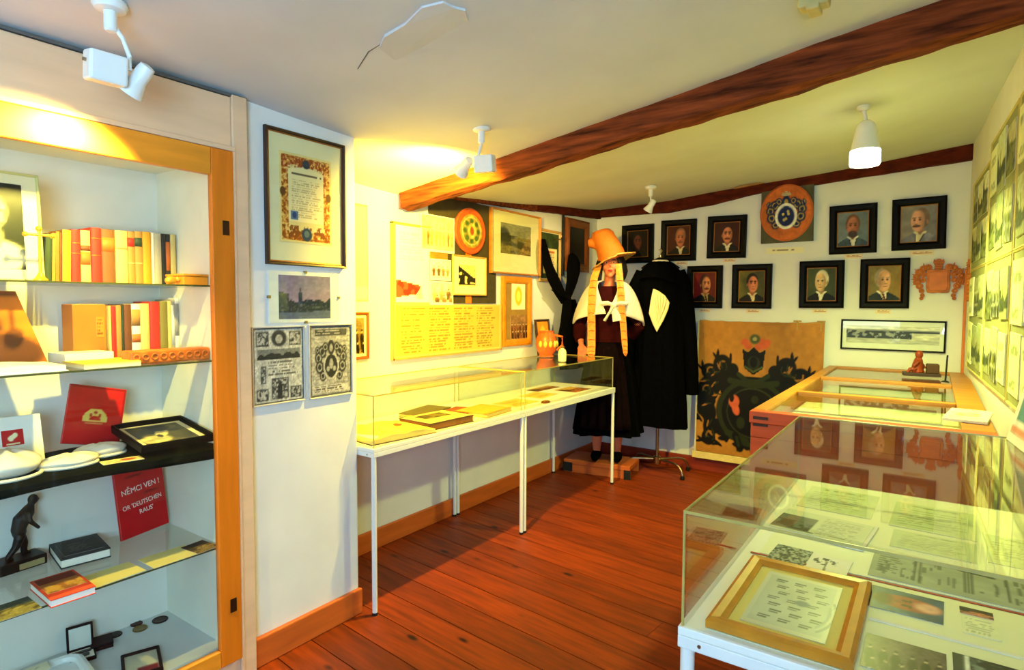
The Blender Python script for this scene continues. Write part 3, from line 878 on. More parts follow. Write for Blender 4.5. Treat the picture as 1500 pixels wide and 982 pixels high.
MB().box(-2.212, -2.184, YL, 1.191, 1.968, 2.067).build('top_rail', PINEH, door, bevel=0.003)
MB().box(-2.212, -2.184, YL, 1.191, 0.10, 0.166).build('bottom_rail', PINEH, door, bevel=0.003)
MB().box(-2.201, -2.197, YL, 1.191, 0.167, 1.967).build('glass_pane', GLASS, door)
for z in (1.778, 0.328):
    mb = MB().prism([(-0.013 + 0.0, -0.027), (0.013, -0.027), (0.013, 0.027), (-0.013, 0.027)], -0.003, 0)
    plabel(mb.build('lock_plate', mat('lock_plate_dark', rgb(60, 34, 18), 0.4, metal=0.5), door, (-2.1835, 1.243, z), (0, 0, H90), bevel=0.002), 'dark keyhole plate')
for z in (1.563, 1.282, 0.948, 0.563):
    MB().box(-2.655, XF, YL + 0.035, YI - 0.002, z - 0.006, z).build('glass_shelf', mat('shelf_glass', rgb(206, 214, 196), 0.15, var=0.02, spec=0.6) if False else GLASS, cab)
    MB().box(XF, XF + 0.002, YL + 0.035, YI - 0.002, z - 0.006, z).build('shelf_edge', mat('green_glass_edge', rgb(70, 74, 40), 0.3), cab)

R9 = H90                                           # things facing the room from the left side

def book(label, y0, y1, h, depth, x, z, spine, group, band=None, lean=0.0, name='book', pages=None):
    """book standing on a shelf, spine towards the room; local X along the shelf"""
    wd = y1 - y0 - 0.001
    t = thing(name, label, 'book', (x, (y0 + y1) / 2, z), (0, 0, R9), group)
    c = min(0.003, wd * 0.2)
    mb = MB()
    Mx = Matrix.Rotation(lean, 4, 'Y')
    mb.box(-wd / 2, -wd / 2 + c, 0.003, depth, 0, h, Mx).box(wd / 2 - c, wd / 2, 0.003, depth, 0, h, Mx)
    k = 7
    vs, fs = [], []
    for j in range(2):
        for i in range(k):
            a = PI * i / (k - 1)
            vs.append((-wd / 2 * math.cos(a), 0.005 - min(0.006, wd * 0.22) * math.sin(a), j * h))
        for i in range(k):
            a = PI * i / (k - 1)
            vs.append((-(wd / 2 - 0.0005) * math.cos(a), 0.007 - min(0.005, wd * 0.2) * math.sin(a), j * h))
    m2 = 2 * k
    for i in range(k - 1):
        fs += [(i, i + 1, m2 + i + 1, m2 + i), (k + i, m2 + k + i, m2 + k + i + 1, k + i + 1), (i, k + i, k + i + 1, i + 1), (m2 + i, m2 + i + 1, m2 + k + i + 1, m2 + k + i)]
    mb.add(vs, fs, Mx)
    mb.build('cover', spine, t, smooth=0.6)
    MB().box(-wd / 2 + c, wd / 2 - c, 0.008, depth - 0.004, 0.003, h - 0.004, Mx).build('pages', CREAM, t)
    for (b0, b1, bm_) in (band or []):
        vs, fs = [], []
        for j in range(2):
            for i in range(k):
                a = PI * i / (k - 1)
                vs.append((-(wd / 2 + 0.0004) * math.cos(a), 0.0048 - (min(0.006, wd * 0.22) + 0.0004) * math.sin(a), (b0, b1)[j] * h))
        for i in range(k - 1):
            fs.append((i, i + 1, k + i + 1, k + i))
        MB().add(vs, fs, Mx).build('spine_label', bm_, t, smooth=0.6, solid=0.0006)
    return t

def bc(n, r, g, b):
    return mat('book_' + n, rgb(r, g, b), 0.6, var=0.1, scale=20)
BR, BY, BG, BT = bc('red', 196, 36, 30), bc('ochre', 196, 140, 26), bc('dark_green', 42, 62, 46), bc('tan', 168, 122, 60)
BB, BC, BK, BW, BO, BN = bc('brown', 104, 56, 24), bc('cream', 206, 184, 110), bc('black', 18, 20, 28), bc('white', 226, 222, 210), bc('olive', 130, 116, 50), bc('orange', 200, 100, 36)
BM_ = bc('marbled', 116, 72, 38)
BG2 = bc('grey', 168, 160, 140)
zs = 1.563
G1 = 'books in the row on the top shelf'
X1 = -2.50
rows = [
    ('dark green leaning book, first in the row on the top shelf', .773, .793, .170, BG, None, .05),
    ('narrow olive book, second in the top shelf row', .794, .805, .174, BO, None, .04),
    ('narrow tan book, third in the top shelf row', .8055, .817, .180, BN, None, .03),
    ('very thin brown pamphlet, fourth in the top shelf row', .8175, .824, .178, BB, None, .03),
    ('ochre yellow book left of the first red book, top shelf', .8245, .851, .188, BY, None, .03),
    ('red book with gilt spine lines, between two yellow books on the top shelf', .852, .882, .192, BR, [(.74, .76, GILT), (.55, .57, GILT)], .02),
    ('yellow book with brown spine label between the two red books', .8825, .914, .192, BC, [(.62, .72, BB), (.36, .60, BN)], 0),
    ('red book with gilt bands, second of the two red ones on the top shelf', .9145, .949, .205, BR, [(.8, .82, GILT), (.5, .52, GILT)], .01),
    ('thick brown marbled book right of the second red book', .950, .994, .203, BM_, [(.6, .85, BN)], 0),
    ('thick cream book in the middle of the top shelf row', .995, 1.036, .203, BC, [(.66, .68, BT)], 0),
    ('tan book with red spine label on the top shelf', 1.037, 1.061, .203, BT, [(.72, .88, BR), (.4, .42, BC)], 0),
    ('tan book with dark green spine label on the top shelf', 1.0615, 1.089, .206, BT, [(.72, .88, BG), (.4, .42, BC)], 0),
    ('bright ochre book right of the green-labelled book', 1.0895, 1.121, .207, BY, None, 0),
    ('thin white book between ochre and grey books, top shelf', 1.1215, 1.131, .206, BW, None, 0),
    ('grey paper-bound book left of the black book, top shelf', 1.1315, 1.158, .206, BG2, None, 0),
    ('slim black book near the end of the top shelf row', 1.159, 1.175, .206, BK, None, 0),
    ('slim black book with orange spine label, second last of the top shelf row', 1.1755, 1.192, .206, BK, [(.3, .85, BN)], 0),
    ('pale yellow book at the end of the top shelf row', 1.1925, 1.2135, .207, BC, None, 0)]
for (lb, a, b, h, m, bd, ln) in rows:
    book(lb, a, b, h, 0.135, X1, zs, m, G1, bd, ln)
zs = 1.282
G2 = 'books in the row on the second shelf'
rows = [
    ('narrow cream book next to the brown boxed volume, second shelf', .966, .974, .203, BC, None),
    ('narrow bright red book, second shelf', .9745, .990, .200, BR, None),
    ('tan book right of the narrow red one, second shelf', .9905, 1.008, .205, BT, None),
    ('thin dark green book, second shelf', 1.0085, 1.016, .206, BG, None),
    ('brown book right of the thin green one, second shelf', 1.017, 1.043, .208, BB, None),
    ('white book with brown printed spine, second shelf', 1.0435, 1.075, .210, BW, [(.3, .45, BN), (.6, .9, BT)]),
    ('pale yellow book left of the dark red one, second shelf', 1.0755, 1.107, .212, BC, None),
    ('thick dark red book, second shelf', 1.108, 1.145, .219, BR, None),
    ('olive book right of the dark red one, second shelf', 1.146, 1.175, .219, BO, None),
    ('narrow pale olive book, third from the end of the second shelf', 1.1755, 1.190, .222, BC, None),
    ('grey book second from the end of the second shelf', 1.1905, 1.203, .228, BG2, [(.2, .9, BW)]),
    ('tall white book with dark spine lettering at the end of the second shelf', 1.2035, 1.2195, .235, BW, [(.35, .9, BG2)])]
for (lb, a, b, h, m, bd) in rows:
    book(lb, a, b, h, 0.14, X1, zs, m, G2, bd)
t = thing('slipcased_book', 'broad orange-brown volume with small printed panel, cover facing out, second shelf', 'book', (-2.515, .912, zs), (0, 0, R9))
MB().box(-.056, .050, 0.0, .10, 0, .208).build('cover', bc('tawny', 190, 104, 28), t, bevel=.002)
print_mesh('spine_panel', .024, .075, page((196, 128, 40), (96, 50, 20), 1, 5, False, 3), 10, 20, t, loc=(.030, -.0002, .125))
MB().box(-.052, .046, .004, .096, .208, .2085).build('pages', CREAM, t)

# top shelf, other things
zs = 1.563
def bust_photo(u, v):
    p = Paint(u, v, C3(30, 36, 26)); p.noise(3, 0.3, 2)
    p.ell(0.66, 0.66, 0.17, 0.20, C3(206, 196, 140)); p.ell(0.66, 0.14, 0.36, 0.20, C3(226, 218, 170)); p.ell(0.67, 0.38, 0.10, 0.16, C3(180, 168, 110))
    p.ell(0.74, 0.68, 0.03, 0.02, C3(90, 82, 50)); p.line(0.79, 0.68, 0.81, 0.60, 0.02, C3(140, 130, 84)); p.ell(0.62, 0.80, 0.15, 0.08, C3(150, 140, 90)); p.ell(0.72, 0.53, 0.05, 0.012, C3(120, 104, 70))
    return p.c
picture('pale mounted photograph of a white bust leaning on the top shelf', (-2.435, .560, zs + .004 + .172), (-.08, 0, R9), .375, .352, .008, .012, mat('pale_frame', rgb(196, 190, 120), .5), bust_photo, 30, 34, matm=MATB, matw=.0, pw=.24, ph=.275, poff=(.02, 0), group=None, name='mounted_photograph')
t = thing('brass_cross', 'small brass cross on a stepped foot on the top shelf left of the books', 'ornament', (-2.34, .713, zs), (0, 0, R9))
MB().lathe([(.020, 0), (.020, .008), (.014, .012), (.010, .02), (.0045, .03)], n=16).build('foot', BRASS, t, smooth=True)
MB().tube([(0, 0, .02), (0, 0, .165)], .0045, 10).tube([(-.036, 0, .148), (.036, 0, .148)], .0042, 10).build('cross', BRASS, t, smooth=True)
MB().ball((0, 0, .168), .009).ball((-.036, 0, .148), .008).ball((.036, 0, .148), .008).build('finial', BRASS, t, smooth=True)
t = thing('wooden_box', 'shallow honey wood box lying at the right end of the top shelf', 'box', (-2.33, 1.172, zs), (0, 0, R9))
MB().box(-.046, .046, -.06, .075, 0, .032).build('body', PINEH, t, bevel=.003)
MB().box(-.048, .048, -.062, .077, .033, .042).build('lid', PINEH, t, bevel=.003)
t = thing('wooden_figure', 'tiny ochre figure lying before the last books on the top shelf', 'ornament', (-2.30, 1.095, zs), (0, 0, R9))
MB().ball((0, 0, .016), (.022, .014, .016)).build('body', BRASS, t, smooth=True); MB().ball((.024, 0, .02), .011).build('head', PINEH, t, smooth=True)

# second shelf
zs = 1.282
def leather(u, v):
    p = Paint(u, v, C3(206, 112, 28)); p.noise(4, 0.25, 2)
    p.line(0.62, 1.0, 0.70, 0.5, 0.04, C3(92, 46, 18)); p.ell(0.6, 0.2, 0.42, 0.26, C3(96, 52, 22), soft=0.12); p.rect(0, 1, 0.95, 1, C3(96, 50, 18))
    return p.c
t = tag(print_mesh('leather_plaque', .30, .25, leather, 24, 22, None, (-2.50, .585, zs + .126), (-.12, 0, R9), .012, PAINTED, side=lin((.35, .2, .08))), 'orange-brown tooled leather plaque leaning at the left of the second shelf', 'plaque')
for vt in t.data.vertices:                         # the plaque narrows to its top
    vt.co.x *= 1.22 - .50 * (vt.co.z / .25 + .5)
def open_book(name, label, loc, rz, w_, d_, thick, pagemat, covermat, prnt=None, prnt2=None, cat='book', bulge=.012):
    t = thing(name, label, cat, loc, (0, 0, rz))
    MB().box(-w_ / 2 - .006, w_ / 2 + .006, -d_ / 2 - .005, d_ / 2 + .005, 0, .0035).build('cover', covermat, t, bevel=.001)
    for sx in (-1, 1):
        def fn(u, v, sx=sx):
            x = sx * (0.0006 + u * w_ / 2)
            return (x, -d_ / 2 + v * d_, .003 + thick * (0.25 + 0.75 * (1 - u) ** 0.5 if False else 1) * (1 - 0.12 * u) + bulge * math.sin(PI * min(1, u * 1.15 + .05)) * (1 - .3 * u))
        mb = MB(); mb.grid(fn, 12, 6)
        n = len(mb.v); k = 13
        mb.v += [(x, y, .003) for x, y, z in mb.v]
        bd = list(range(13)) + [j * k + 12 for j in range(1, 7)] + [6 * k + i for i in range(11, -1, -1)] + [j * k for j in range(5, 0, -1)]
        mb.f += [(bd[i], bd[i] + n, bd[(i + 1) % len(bd)] + n, bd[(i + 1) % len(bd)]) for i in range(len(bd))]
        mb.build('page_block', pagemat, t, smooth=0.6)
        pp = prnt if sx < 0 else prnt2
        if pp:
            o = print_mesh('printed_page', w_ / 2 * .86, d_ * .9, pp, 26, 34, t, thick=.0006)
            for vtx in o.data.vertices:
                u = (vtx.co.x + w_ / 2 * .43) / (w_ / 2 * .86)
                uu = (.07 + .86 * u) if sx > 0 else 1 - (.07 + .86 * u)
                z = fn(uu, .5)[2]
                x = sx * (0.0006 + uu * w_ / 2)
                vtx.co = (x, vtx.co.z, z + .0006 - vtx.co.y)
    return t
open_book('open_book', 'white open book lying at the left front of the second shelf', (-2.32, .565, zs), R9, .34, .19, .018, WMAT, WMAT, None, None, bulge=.006)
t = thing('closed_booklet', 'cream booklet with dark red back lying under the yellow papers on the second shelf', 'book', (-2.42, .86, zs), (0, 0, R9 + .05))
MB().box(-.075, .085, -.02, .12, 0, .004).build('cover', bc('wine', 110, 24, 20), t); MB().box(-.07, .08, -.018, .115, .0045, .04).build('pages', PAPER, t)
sheet('yellow_folder', 'bright yellow paper folder lying in front of the standing books on the second shelf', 'folder', (-2.335, .875, zs), R9, .17, .19, page((236, 206, 60), (214, 160, 40), 1, 8, False, 4), 16, 16, .016)
t = thing('carved_case', 'long carved reddish wood case lying at the right front of the second shelf', 'box', (-2.295, 1.077, zs), (0, 0, R9))
MB().box(-.140, .140, -.03, .045, 0, .046).build('body', mat('red_carved_wood', rgb(206, 100, 30), .45, var=.35, scale=26, bump=.5), t, bevel=.006)
mb = MB()
for k in range(9):
    mb.tube([(-.12 + k * .03 + .010 * math.cos(a), -.0315, .024 + .010 * math.sin(a)) for a in [2 * PI * i / 10 for i in range(11)]], .0025, 6)
mb.build('carving', CARVED, t, smooth=True)

# third shelf
zs = .948
t = thing('shelf_cloth', 'black velvet cloth spread over the third shelf and hanging over its edge', 'cloth', (0, 0, 0))
mb = MB()
def cl(u, v):
    y = -.3 + 1.515 * u
    if v < .8:
        return (-2.60 + (.392) * v / .8, y, zs + .004 + .004 * math.sin(9 * y + 4 * v) ** 2)
    q = (v - .8) / .2
    return (-2.206 + .004 * math.sin(14 * y), y, zs + .004 - q * (.036 + .012 * math.sin(5 * y + 1)))
mb.grid(cl, 60, 12); mb.build('drape', BLKGRN, t, smooth=True, solid=.003)
mb = MB()
for (x, y, r) in ((-2.56, 1.175, .034), (-2.36, 1.185, .03), (-2.50, 1.185, .026)):
    mb.ball((x, y, zs + .014), (r * 1.3, r, r * .9))
mb.build('gathered_fold', BLACKC, t, smooth=True)
t = thing('red_folder', 'red folder with a pale half-round emblem leaning on the third shelf', 'folder', (-2.50, .895, zs + .030), (-.20, .235, R9))
MB().box(-.095, .095, 0, .008, 0, .215).build('cover', REDC, t, bevel=.002)
def emb(u, v):
    p = Paint(u, v, C3(200, 24, 28)); p.noise(4, .05, 1)
    p.rect(0, 1, .965, 1, C3(140, 10, 16)); p.rect(.96, 1, 0, 1, C3(140, 10, 16))
    p.mix((np.hypot((u - .5) / .22, (v - .42) / .2) < 1) * (v > .40), C3(226, 196, 96))
    p.ell(.5, .42, .10, .07, C3(190, 40, 34)); p.ell(.42, .50, .03, .03, C3(190, 60, 40)); p.ell(.58, .5, .03, .03, C3(190, 60, 40)); p.ell(.5, .55, .03, .03, C3(190, 60, 40))
    p.rect(.28, .72, .385, .415, C3(226, 196, 96)); p.text(.34, .68, .34, .37, 1, C3(226, 186, 96), seed=2, rag=0, sc=40)
    return p.c
print_mesh('emblem_print', .186, .210, emb, 44, 50, t, loc=(0, -.0002, .1075), thick=.001, m=PHOTO)
t = thing('white_booklet', 'white booklet with a small red square emblem standing on the third shelf', 'booklet', (-2.46, .640, zs + .008), (-.22, 0, R9))
MB().box(-.13, .105, 0, .010, 0, .165).build('cover', WMAT, t, bevel=.001)
def embw(u, v):
    p = Paint(u, v, C3(190, 24, 24)); p.ell(.5, .55, .26, .14, C3(240, 226, 180), ang=.5); p.ell(.42, .42, .12, .14, C3(240, 226, 180)); p.rect(.2, .8, .06, .14, C3(240, 226, 180)); p.ell(.62, .70, .1, .1, C3(240, 226, 180))
    return p.c
print_mesh('emblem_print', .058, .052, embw, 24, 22, t, loc=(.024, -.0002, .095), thick=.001)
def cap(label, loc, rz, rx, ry, h, seed):
    t = thing('cloth_cap', label, 'cap', loc, (0, 0, rz))
    r = random.Random(seed)
    mb = MB()
    def fn(u, v):
        a = 2 * PI * u
        rr = math.sin(PI * (.02 + .96 * v) / 1) ** .55
        return (rx * rr * math.cos(a) * (1 + .06 * math.sin(3 * a + seed)), ry * rr * math.sin(a) * (1 + .05 * math.sin(4 * a)), max(0, h * (1 - v)) * (1 + .08 * math.sin(5 * a + 2 * seed)))
    mb.grid(fn, 26, 12, wrap=True)
    k = 26; mb.f += [tuple(range(k)), tuple(range(12 * k, 13 * k))]
    mb.build('crown', WHITEC, t, smooth=True)
    mb = MB(); mb.tube([(rx * .93 * math.cos(2 * PI * i / 24), ry * .93 * math.sin(2 * PI * i / 24), .007) for i in range(25)], .006, 8)
    mb.build('band', WHITEC, t, smooth=True)
cap('large white cloth cap at the left front of the third shelf', (-2.33, .60, zs + .006), .1, .085, .10, .085, 1)
cap('flat white cloth cap before the white booklet on the third shelf', (-2.33, .77, zs + .006), -.1, .055, .085, .042, 2)
cap('small white cloth cap before the red folder on the third shelf', (-2.40, .885, zs + .006), -.1, .05, .085, .045, 3)
sheet('small_card', 'small cream card with a reddish seal on the black cloth, third shelf', 'card', (-2.26, .90, zs + .008), R9 - .15, .12, .06, lambda u, v: (lambda p: (p.ell(.66, .55, .2, .28, C3(176, 84, 50)), p.text(.08, .45, .2, .8, 4, C3(150, 120, 80)), p.c)[2])(Paint(u, v, C3(236, 216, 140))), 30, 16, .002)
def facephoto(u, v):
    p = Paint(u, v, C3(92, 86, 54)); p.noise(4, .3, 4)
    p.ell(.5, .55, .12, .2, C3(214, 200, 130), ang=-.5); p.ell(.25, .25, .3, .2, C3(206, 194, 120)); p.ell(.55, .8, .2, .16, C3(50, 46, 26)); p.ell(.8, .4, .2, .3, C3(70, 66, 40)); p.ell(.4, .4, .05, .08, C3(60, 56, 34))
    p.noise(16, .2, 3)
    return p.c
t = picture('black framed photograph lying tilted at the right of the third shelf', (-2.37, 1.085, zs + .045), (-H90 + .12, 0, R9 - .06), .255, .30, .014, .028, BLACKF, facephoto, 36, 30, matm=MATB, matw=.022, glass=False, name='framed_photograph')

# fourth shelf
zs = .563
t = thing('red_booklet', 'tall red booklet with white Czech and German lettering standing on the fourth shelf', 'booklet', (-2.585, 1.110, zs + .005), (-.06, -.06, R9 + .15))
MB().box(-.098, .098, 0, .010, 0, .325).build('cover', REDC, t, bevel=.002)
def redp(u, v):
    p = Paint(u, v, C3(196, 16, 24)); p.noise(3, .06, 1)
    p.line(.2, .74, .9, .78, .012, C3(110, 10, 14)); p.line(.5, .49, .9, .51, .010, C3(130, 10, 14))
    return p.c
print_mesh('cover_print', .19, .318, redp, 24, 36, t, loc=(0, -.0002, .1615), thick=.001, m=PHOTO)
WHITEINK = mat('white_ink', rgb(244, 226, 214), .6, var=0)
def lettering(txt, size, loc, parent, m=WHITEINK, rot=(H90, 0, 0), align='CENTER', sx=1.0):
    c = bpy.data.curves.new('lettering', 'FONT')
    c.body = txt; c.size = size; c.align_x = align; c.extrude = .0003
    o = bpy.data.objects.new('lettering', c); COL.objects.link(o)
    c.materials.append(m)
    me = bpy.data.meshes.new_from_object(o.evaluated_get(bpy.context.evaluated_depsgraph_get()))
    bpy.data.objects.remove(o)
    o = bpy.data.objects.new('lettering', me); COL.objects.link(o)
    if not me.materials:
        me.materials.append(m)
    o.parent = parent; o.location = loc; o.rotation_euler = rot; o.scale = (sx, 1, 1)
    return o
lettering('NĚMCI VEN !', .031, (.0, -.0022, .178), t, rot=(H90, -.06, 0), sx=.86)
lettering("OR 'DEUTSCHEN", .026, (.0, -.0022, .118), t, rot=(H90, -.06, 0), sx=.80)
lettering("RAUS'", .026, (.012, -.0022, .084), t, rot=(H90, -.06, 0), sx=.85)

# bronze walking man
t = thing('bronze_statuette', 'small dark bronze statuette of a stooping walking man on the fourth shelf', 'statuette', (-2.61, .715, zs), (0, 0, R9 + .12))
MB().box(-.085, .055, -.045, .045, 0, .038).build('base', BRONZE, t, bevel=.004)
MB().box(-.03, .045, -.0465, -.045, .006, .026).build('plate', mat('pale_plate', rgb(170, 160, 110), .5, metal=.4), t)
mb = MB()
mb.tube([(.030, 0, .240), (.020, 0, .215), (.000, 0, .190), (-.012, 0, .150), (-.008, 0, .128)], [.016, .026, .031, .026, .024], 12, (1, .8))
mb.ball((.040, 0, .262), (.019, .016, .022)); mb.tube([(.028, 0, .235), (.037, 0, .255)], .011, 8); mb.ball((.058, 0, .258), (.006, .005, .005))
mb.tube([(-.006, .016, .135), (.012, .017, .085), (.010, .017, .042)], [.020, .015, .010], 10); mb.tube([(.006, .017, .042), (.034, .018, .040)], [.010, .007], 8)
mb.tube([(-.012, -.016, .135), (-.030, -.017, .085), (-.060, -.017, .050)], [.020, .014, .010], 10); mb.tube([(-.064, -.017, .048), (-.038, -.018, .040)], [.010, .007], 8)
mb.tube([(.015, -.026, .218), (.012, -.036, .185), (.036, -.034, .155)], [.012, .010, .008], 8); mb.ball((.040, -.034, .150), .008)
mb.tube([(.015, .026, .218), (.025, .034, .190), (.044, .030, .165), (.047, .026, .150)], [.012, .010, .008, .006], 8)
mb.v = [(x * .9, y * .9, .038 + (z - .038) * .86) for x, y, z in mb.v]
mb.build('figure', BRONZE, t, remesh=.004, smoothit=4)
t = thing('dark_book', 'thick dark grey book with pale page edges lying right of the statuette', 'book', (-2.555, .868, zs), (0, 0, R9 - .14))
MB().box(-.075, .075, -.10, .10, .0, .004).box(-.075, .075, -.10, .10, .030, .035).box(-.075, .075, .096, .10, .004, .030).build('cover', bc('charcoal', 40, 46, 42), t, bevel=.0015)
MB().box(-.072, .072, -.096, .095, .004, .030).build('pages', PAPER, t)
print_mesh('cover_print', .12, .15, page((46, 52, 46), (96, 100, 84), 1, 7, False, 3, None, .2), 18, 20, t, loc=(0, 0, .035), rot=(-H90, 0, 0), thick=.0006)
t = thing('red_brown_book', 'red-bordered book with a brown landscape cover lying at the front of the fourth shelf', 'book', (-2.275, .722, zs), (0, 0, R9 - .03))
MB().box(-.060, .060, -.10, .10, 0, .003).box(-.060, .060, -.10, .10, .022, .026).build('cover', bc('vermilion', 206, 62, 24), t, bevel=.001)
MB().box(-.058, .058, -.097, .097, .003, .022).build('pages', PAPER, t)
print_mesh('cover_print', .105, .14, lambda u, v: (lambda p: (p.rect(0, 1, .62, 1, C3(112, 40, 22)), p.mix((v < .5) * sstep(.4, .6, fbm(u, v, 6, 2)), C3(214, 156, 60)), p.c)[2])(Paint(u, v, C3(172, 104, 40))), 24, 28, t, loc=(0, .02, .026), rot=(-H90, 0, 0), thick=.0006)
def wl(sky, land):
    return landscape(sky, land, tuple(int(x * .5) for x in land), 3)
sheet('landscape_postcard', 'dark landscape postcard at the left front edge of the fourth shelf', 'postcard', (-2.265, .585, zs), R9, .12, .12, wl((66, 78, 64), (168, 148, 70)), 24, 20)
sheet('blank_card', 'blank cream card right of the red-bordered book, fourth shelf', 'card', (-2.28, .870, zs), R9 + .05, .155, .125, plain((240, 222, 140), .03), 4, 4)
sheet('blank_card', 'blank cream card beside the dark postcard near the door stile, fourth shelf', 'card', (-2.275, 1.055, zs), R9, .165, .125, plain((240, 222, 140), .03), 4, 4)
sheet('dark_postcard', 'dark brown picture postcard at the right end of the fourth shelf', 'postcard', (-2.265, 1.162, zs + .002), R9 + .1, .088, .11, wl((60, 48, 34), (150, 120, 60)), 20, 20)

# cabinet floor
zs = .168
t = thing('medal_case', 'open small medal case with white lining on the cabinet floor', 'case', (-2.585, .872, zs), (0, 0, R9 - .25))
MB().box(-.042, .042, -.062, .02, 0, .014).build('base', BLACKF, t, bevel=.003)
MB().box(-.036, .036, -.056, .014, .0141, .016).build('lining', WHITEC, t)
lid = MB().box(-.042, .042, 0, .012, 0, .092).build('lid', BLACKF, t, (0, .021, .012), (-.25, 0, 0), bevel=.003)
MB().box(-.034, .034, -.001, 0, .009, .083).build('lid_lining', mat('grey_satin', rgb(206, 208, 196), .4), lid)
MB().box(-.030, .030, -.018, -.004, .016, .022).box(-.022, .022, -.046, -.026, .016, .02).build('medal', mat('dark_medal', rgb(50, 54, 50), .4, metal=.6), t, bevel=.003)
t = thing('black_box', 'small closed black box on the cabinet floor beside the medal case', 'box', (-2.60, .945, zs), (0, 0, R9 - .3))
MB().box(-.036, .036, -.04, .04, 0, .012).build('body', BLACKF, t, bevel=.002); MB().box(-.037, .037, -.041, .041, .0125, .022).build('lid', BLACKF, t, bevel=.003)
for (x, y, r, m, lb) in ((-2.635, 1.007, .024, BRONZE, 'dark coin nearest the small black box'), (-2.655, 1.093, .022, BRONZE, 'smallest dark coin, second from the black box'),
                         (-2.605, 1.085, .027, mat('brass_coin', rgb(130, 104, 46), .4, metal=.6), 'yellowish brass coin on the cabinet floor'), (-2.610, 1.165, .030, BRONZE, 'largest dark coin by the cabinet corner')):
    o = MB().lathe([(r * .2, .0), (r * .96, 0), (r, .002), (r, .004), (r * .93, .0055), (r * .86, .0045), (r * .3, .0055)], n=24).build('coin', m, None, (x, y, zs), smooth=0.6)
    tag(o, lb, 'coin', 'coins on the cabinet floor')
t = picture('small black framed print with a red label lying on the cabinet floor', (-2.335, .975, zs + .002), (-H90, 0, R9 - .35), .125, .17, .011, .016, BLACKF, lambda u, v: (lambda p: (p.rect(.35, 1, 0, .3, C3(120, 16, 26)), p.noise(4, .08), p.c)[2])(Paint(u, v, C3(196, 190, 160))), 16, 20, name='framed_label')
t = thing('white_tray', 'white moulded tray with a paper at the left of the cabinet floor', 'tray', (-2.47, .700, zs), (0, 0, R9 - .1))
def rrect(a, b, r, n=6):
    return [(cx_ + r * math.cos(q), cy_ + r * math.sin(q)) for cx_, cy_, q0 in ((a - r, b - r, 0), (-a + r, b - r, H90), (-a + r, -b + r, PI), (a - r, -b + r, 3 * H90)) for q in [q0 + H90 * i / n for i in range(n + 1)]]
pts = rrect(.14, .11, .05)
mb = MB(); mb.tube([(x, y, .02) for x, y in pts + pts[:1]], .016, 8); mb.build('rim', WHITEM, t, smooth=True)
mb = MB(); mb.add([(x, y, .012) for x, y in pts], [tuple(range(len(pts)))]); mb.build('dish', WHITEM, t, solid=.004)
print_mesh('paper', .16, .06, page((236, 228, 190), (150, 140, 110), 1, 4, False, 2), 14, 8, t, loc=(-.03, .07, .04), rot=(-H90, 0, 0))

# ================================================================== PIER
XP = -2.243
picture('large framed diploma with ornate orange border hanging high on the white pier', (XP, 1.640, 1.937), (0, 0, R9), .400, .560, .013, .022, DARKB, diploma, 96, 130, matm=MATB, pw=.262, ph=.375, poff=(-.004, .005), glass=True, slip=.006)
t = thing('clip_framed_photo', 'clip-framed dusk photograph of a town skyline below the diploma', 'picture', (XP, 1.627, 1.523), (0, 0, R9))
MB().box(-.176, .176, -.006, 0, -.108, .108).build('backing', WMAT, t)
print_mesh('print', .262, .186, townscape((150, 126, 158), (122, 108, 150), (28, 38, 66), (84, 92, 128), 3), 40, 30, t, loc=(0, -.006, 0), thick=.0008, m=PHOTO)
MB().box(-.176, .176, -.0095, -.0075, -.108, .108).build('glass_pane', GLASS, t)
for x, z in ((0, .108), (0, -.108), (-.176, 0), (.176, 0)):
    MB().box(x - .006, x + .006, -.011, 0, z - .006, z + .006).build('clip', CHROME, t)
def plaque(label, y0, y1, z0, z1, pnt, xo=0):
    t = thing('printed_plate', label, 'plaque', (XP, (y0 + y1) / 2, (z0 + z1) / 2), (0, 0, R9))
    w_, h_ = y1 - y0, z1 - z0
    frame_mesh(w_, h_, .006, .012).build('edge_strip', mat('grey_edge', rgb(196, 194, 184), .4), t)
    print_mesh('print', w_ - .01, h_ - .01, pnt, 62, 80, t, loc=(0, -.004, 0), m=PHOTO)
    for x in (-1, 1):
        for z in (-1, 1):
            MB().lathe([(.004, 0), (.004, .002), (.002, .003)], n=8).build('pin', CHROME, t, (x * (w_ / 2 - .012), -.0055, z * (h_ / 2 - .012)), (H90, 0, 0))
plaque('grey engraved sheet with town vignettes, left of the pair on the pier', 1.372, 1.618, 1.076, 1.400, etching_town)
plaque('grey engraved sheet with a coat of arms, right of the pair on the pier', 1.640, 1.880, 1.073, 1.402, etching_arms)

# ================================================================== LEFT WALL
XW = -2.758
def LW(label, y0, y1, z0, z1, fw, fd, fm, pnt=None, x=XW, **k):
    return picture(label, (x, (y0 + y1) / 2, (z0 + z1) / 2), (0, 0, R9), y1 - y0, z1 - z0, fw, fd, fm, pnt, **k)
sheetw = lambda name, label, cat, y0, y1, z0, z1, pnt, x, nu=40, nv=30, m=None, th=.002: tag(print_mesh(name, y1 - y0, z1 - z0, pnt, nu, nv, None, (x, (y0 + y1) / 2, (z0 + z1) / 2), (0, 0, R9), th, m), label, cat)
sheetw('poster', 'yellowed poster on the left wall half hidden behind the pier', 'poster', 2.06, 2.440, 1.51, 2.075, lambda u, v: (lambda p: (p.noise(5, .2, 3), p.mix(sstep(.45, .6, fbm(u, v, 9, 4)) * (u > .1) * (u < .72) * (v > .2), C3(120, 112, 16)), p.rect(.72, 1, 0, 1, C3(232, 226, 150)), p.rect(0, 1, 0, .14, C3(236, 232, 180)), p.c)[2 + 2])(Paint(u, v, C3(190, 164, 24))), XW)
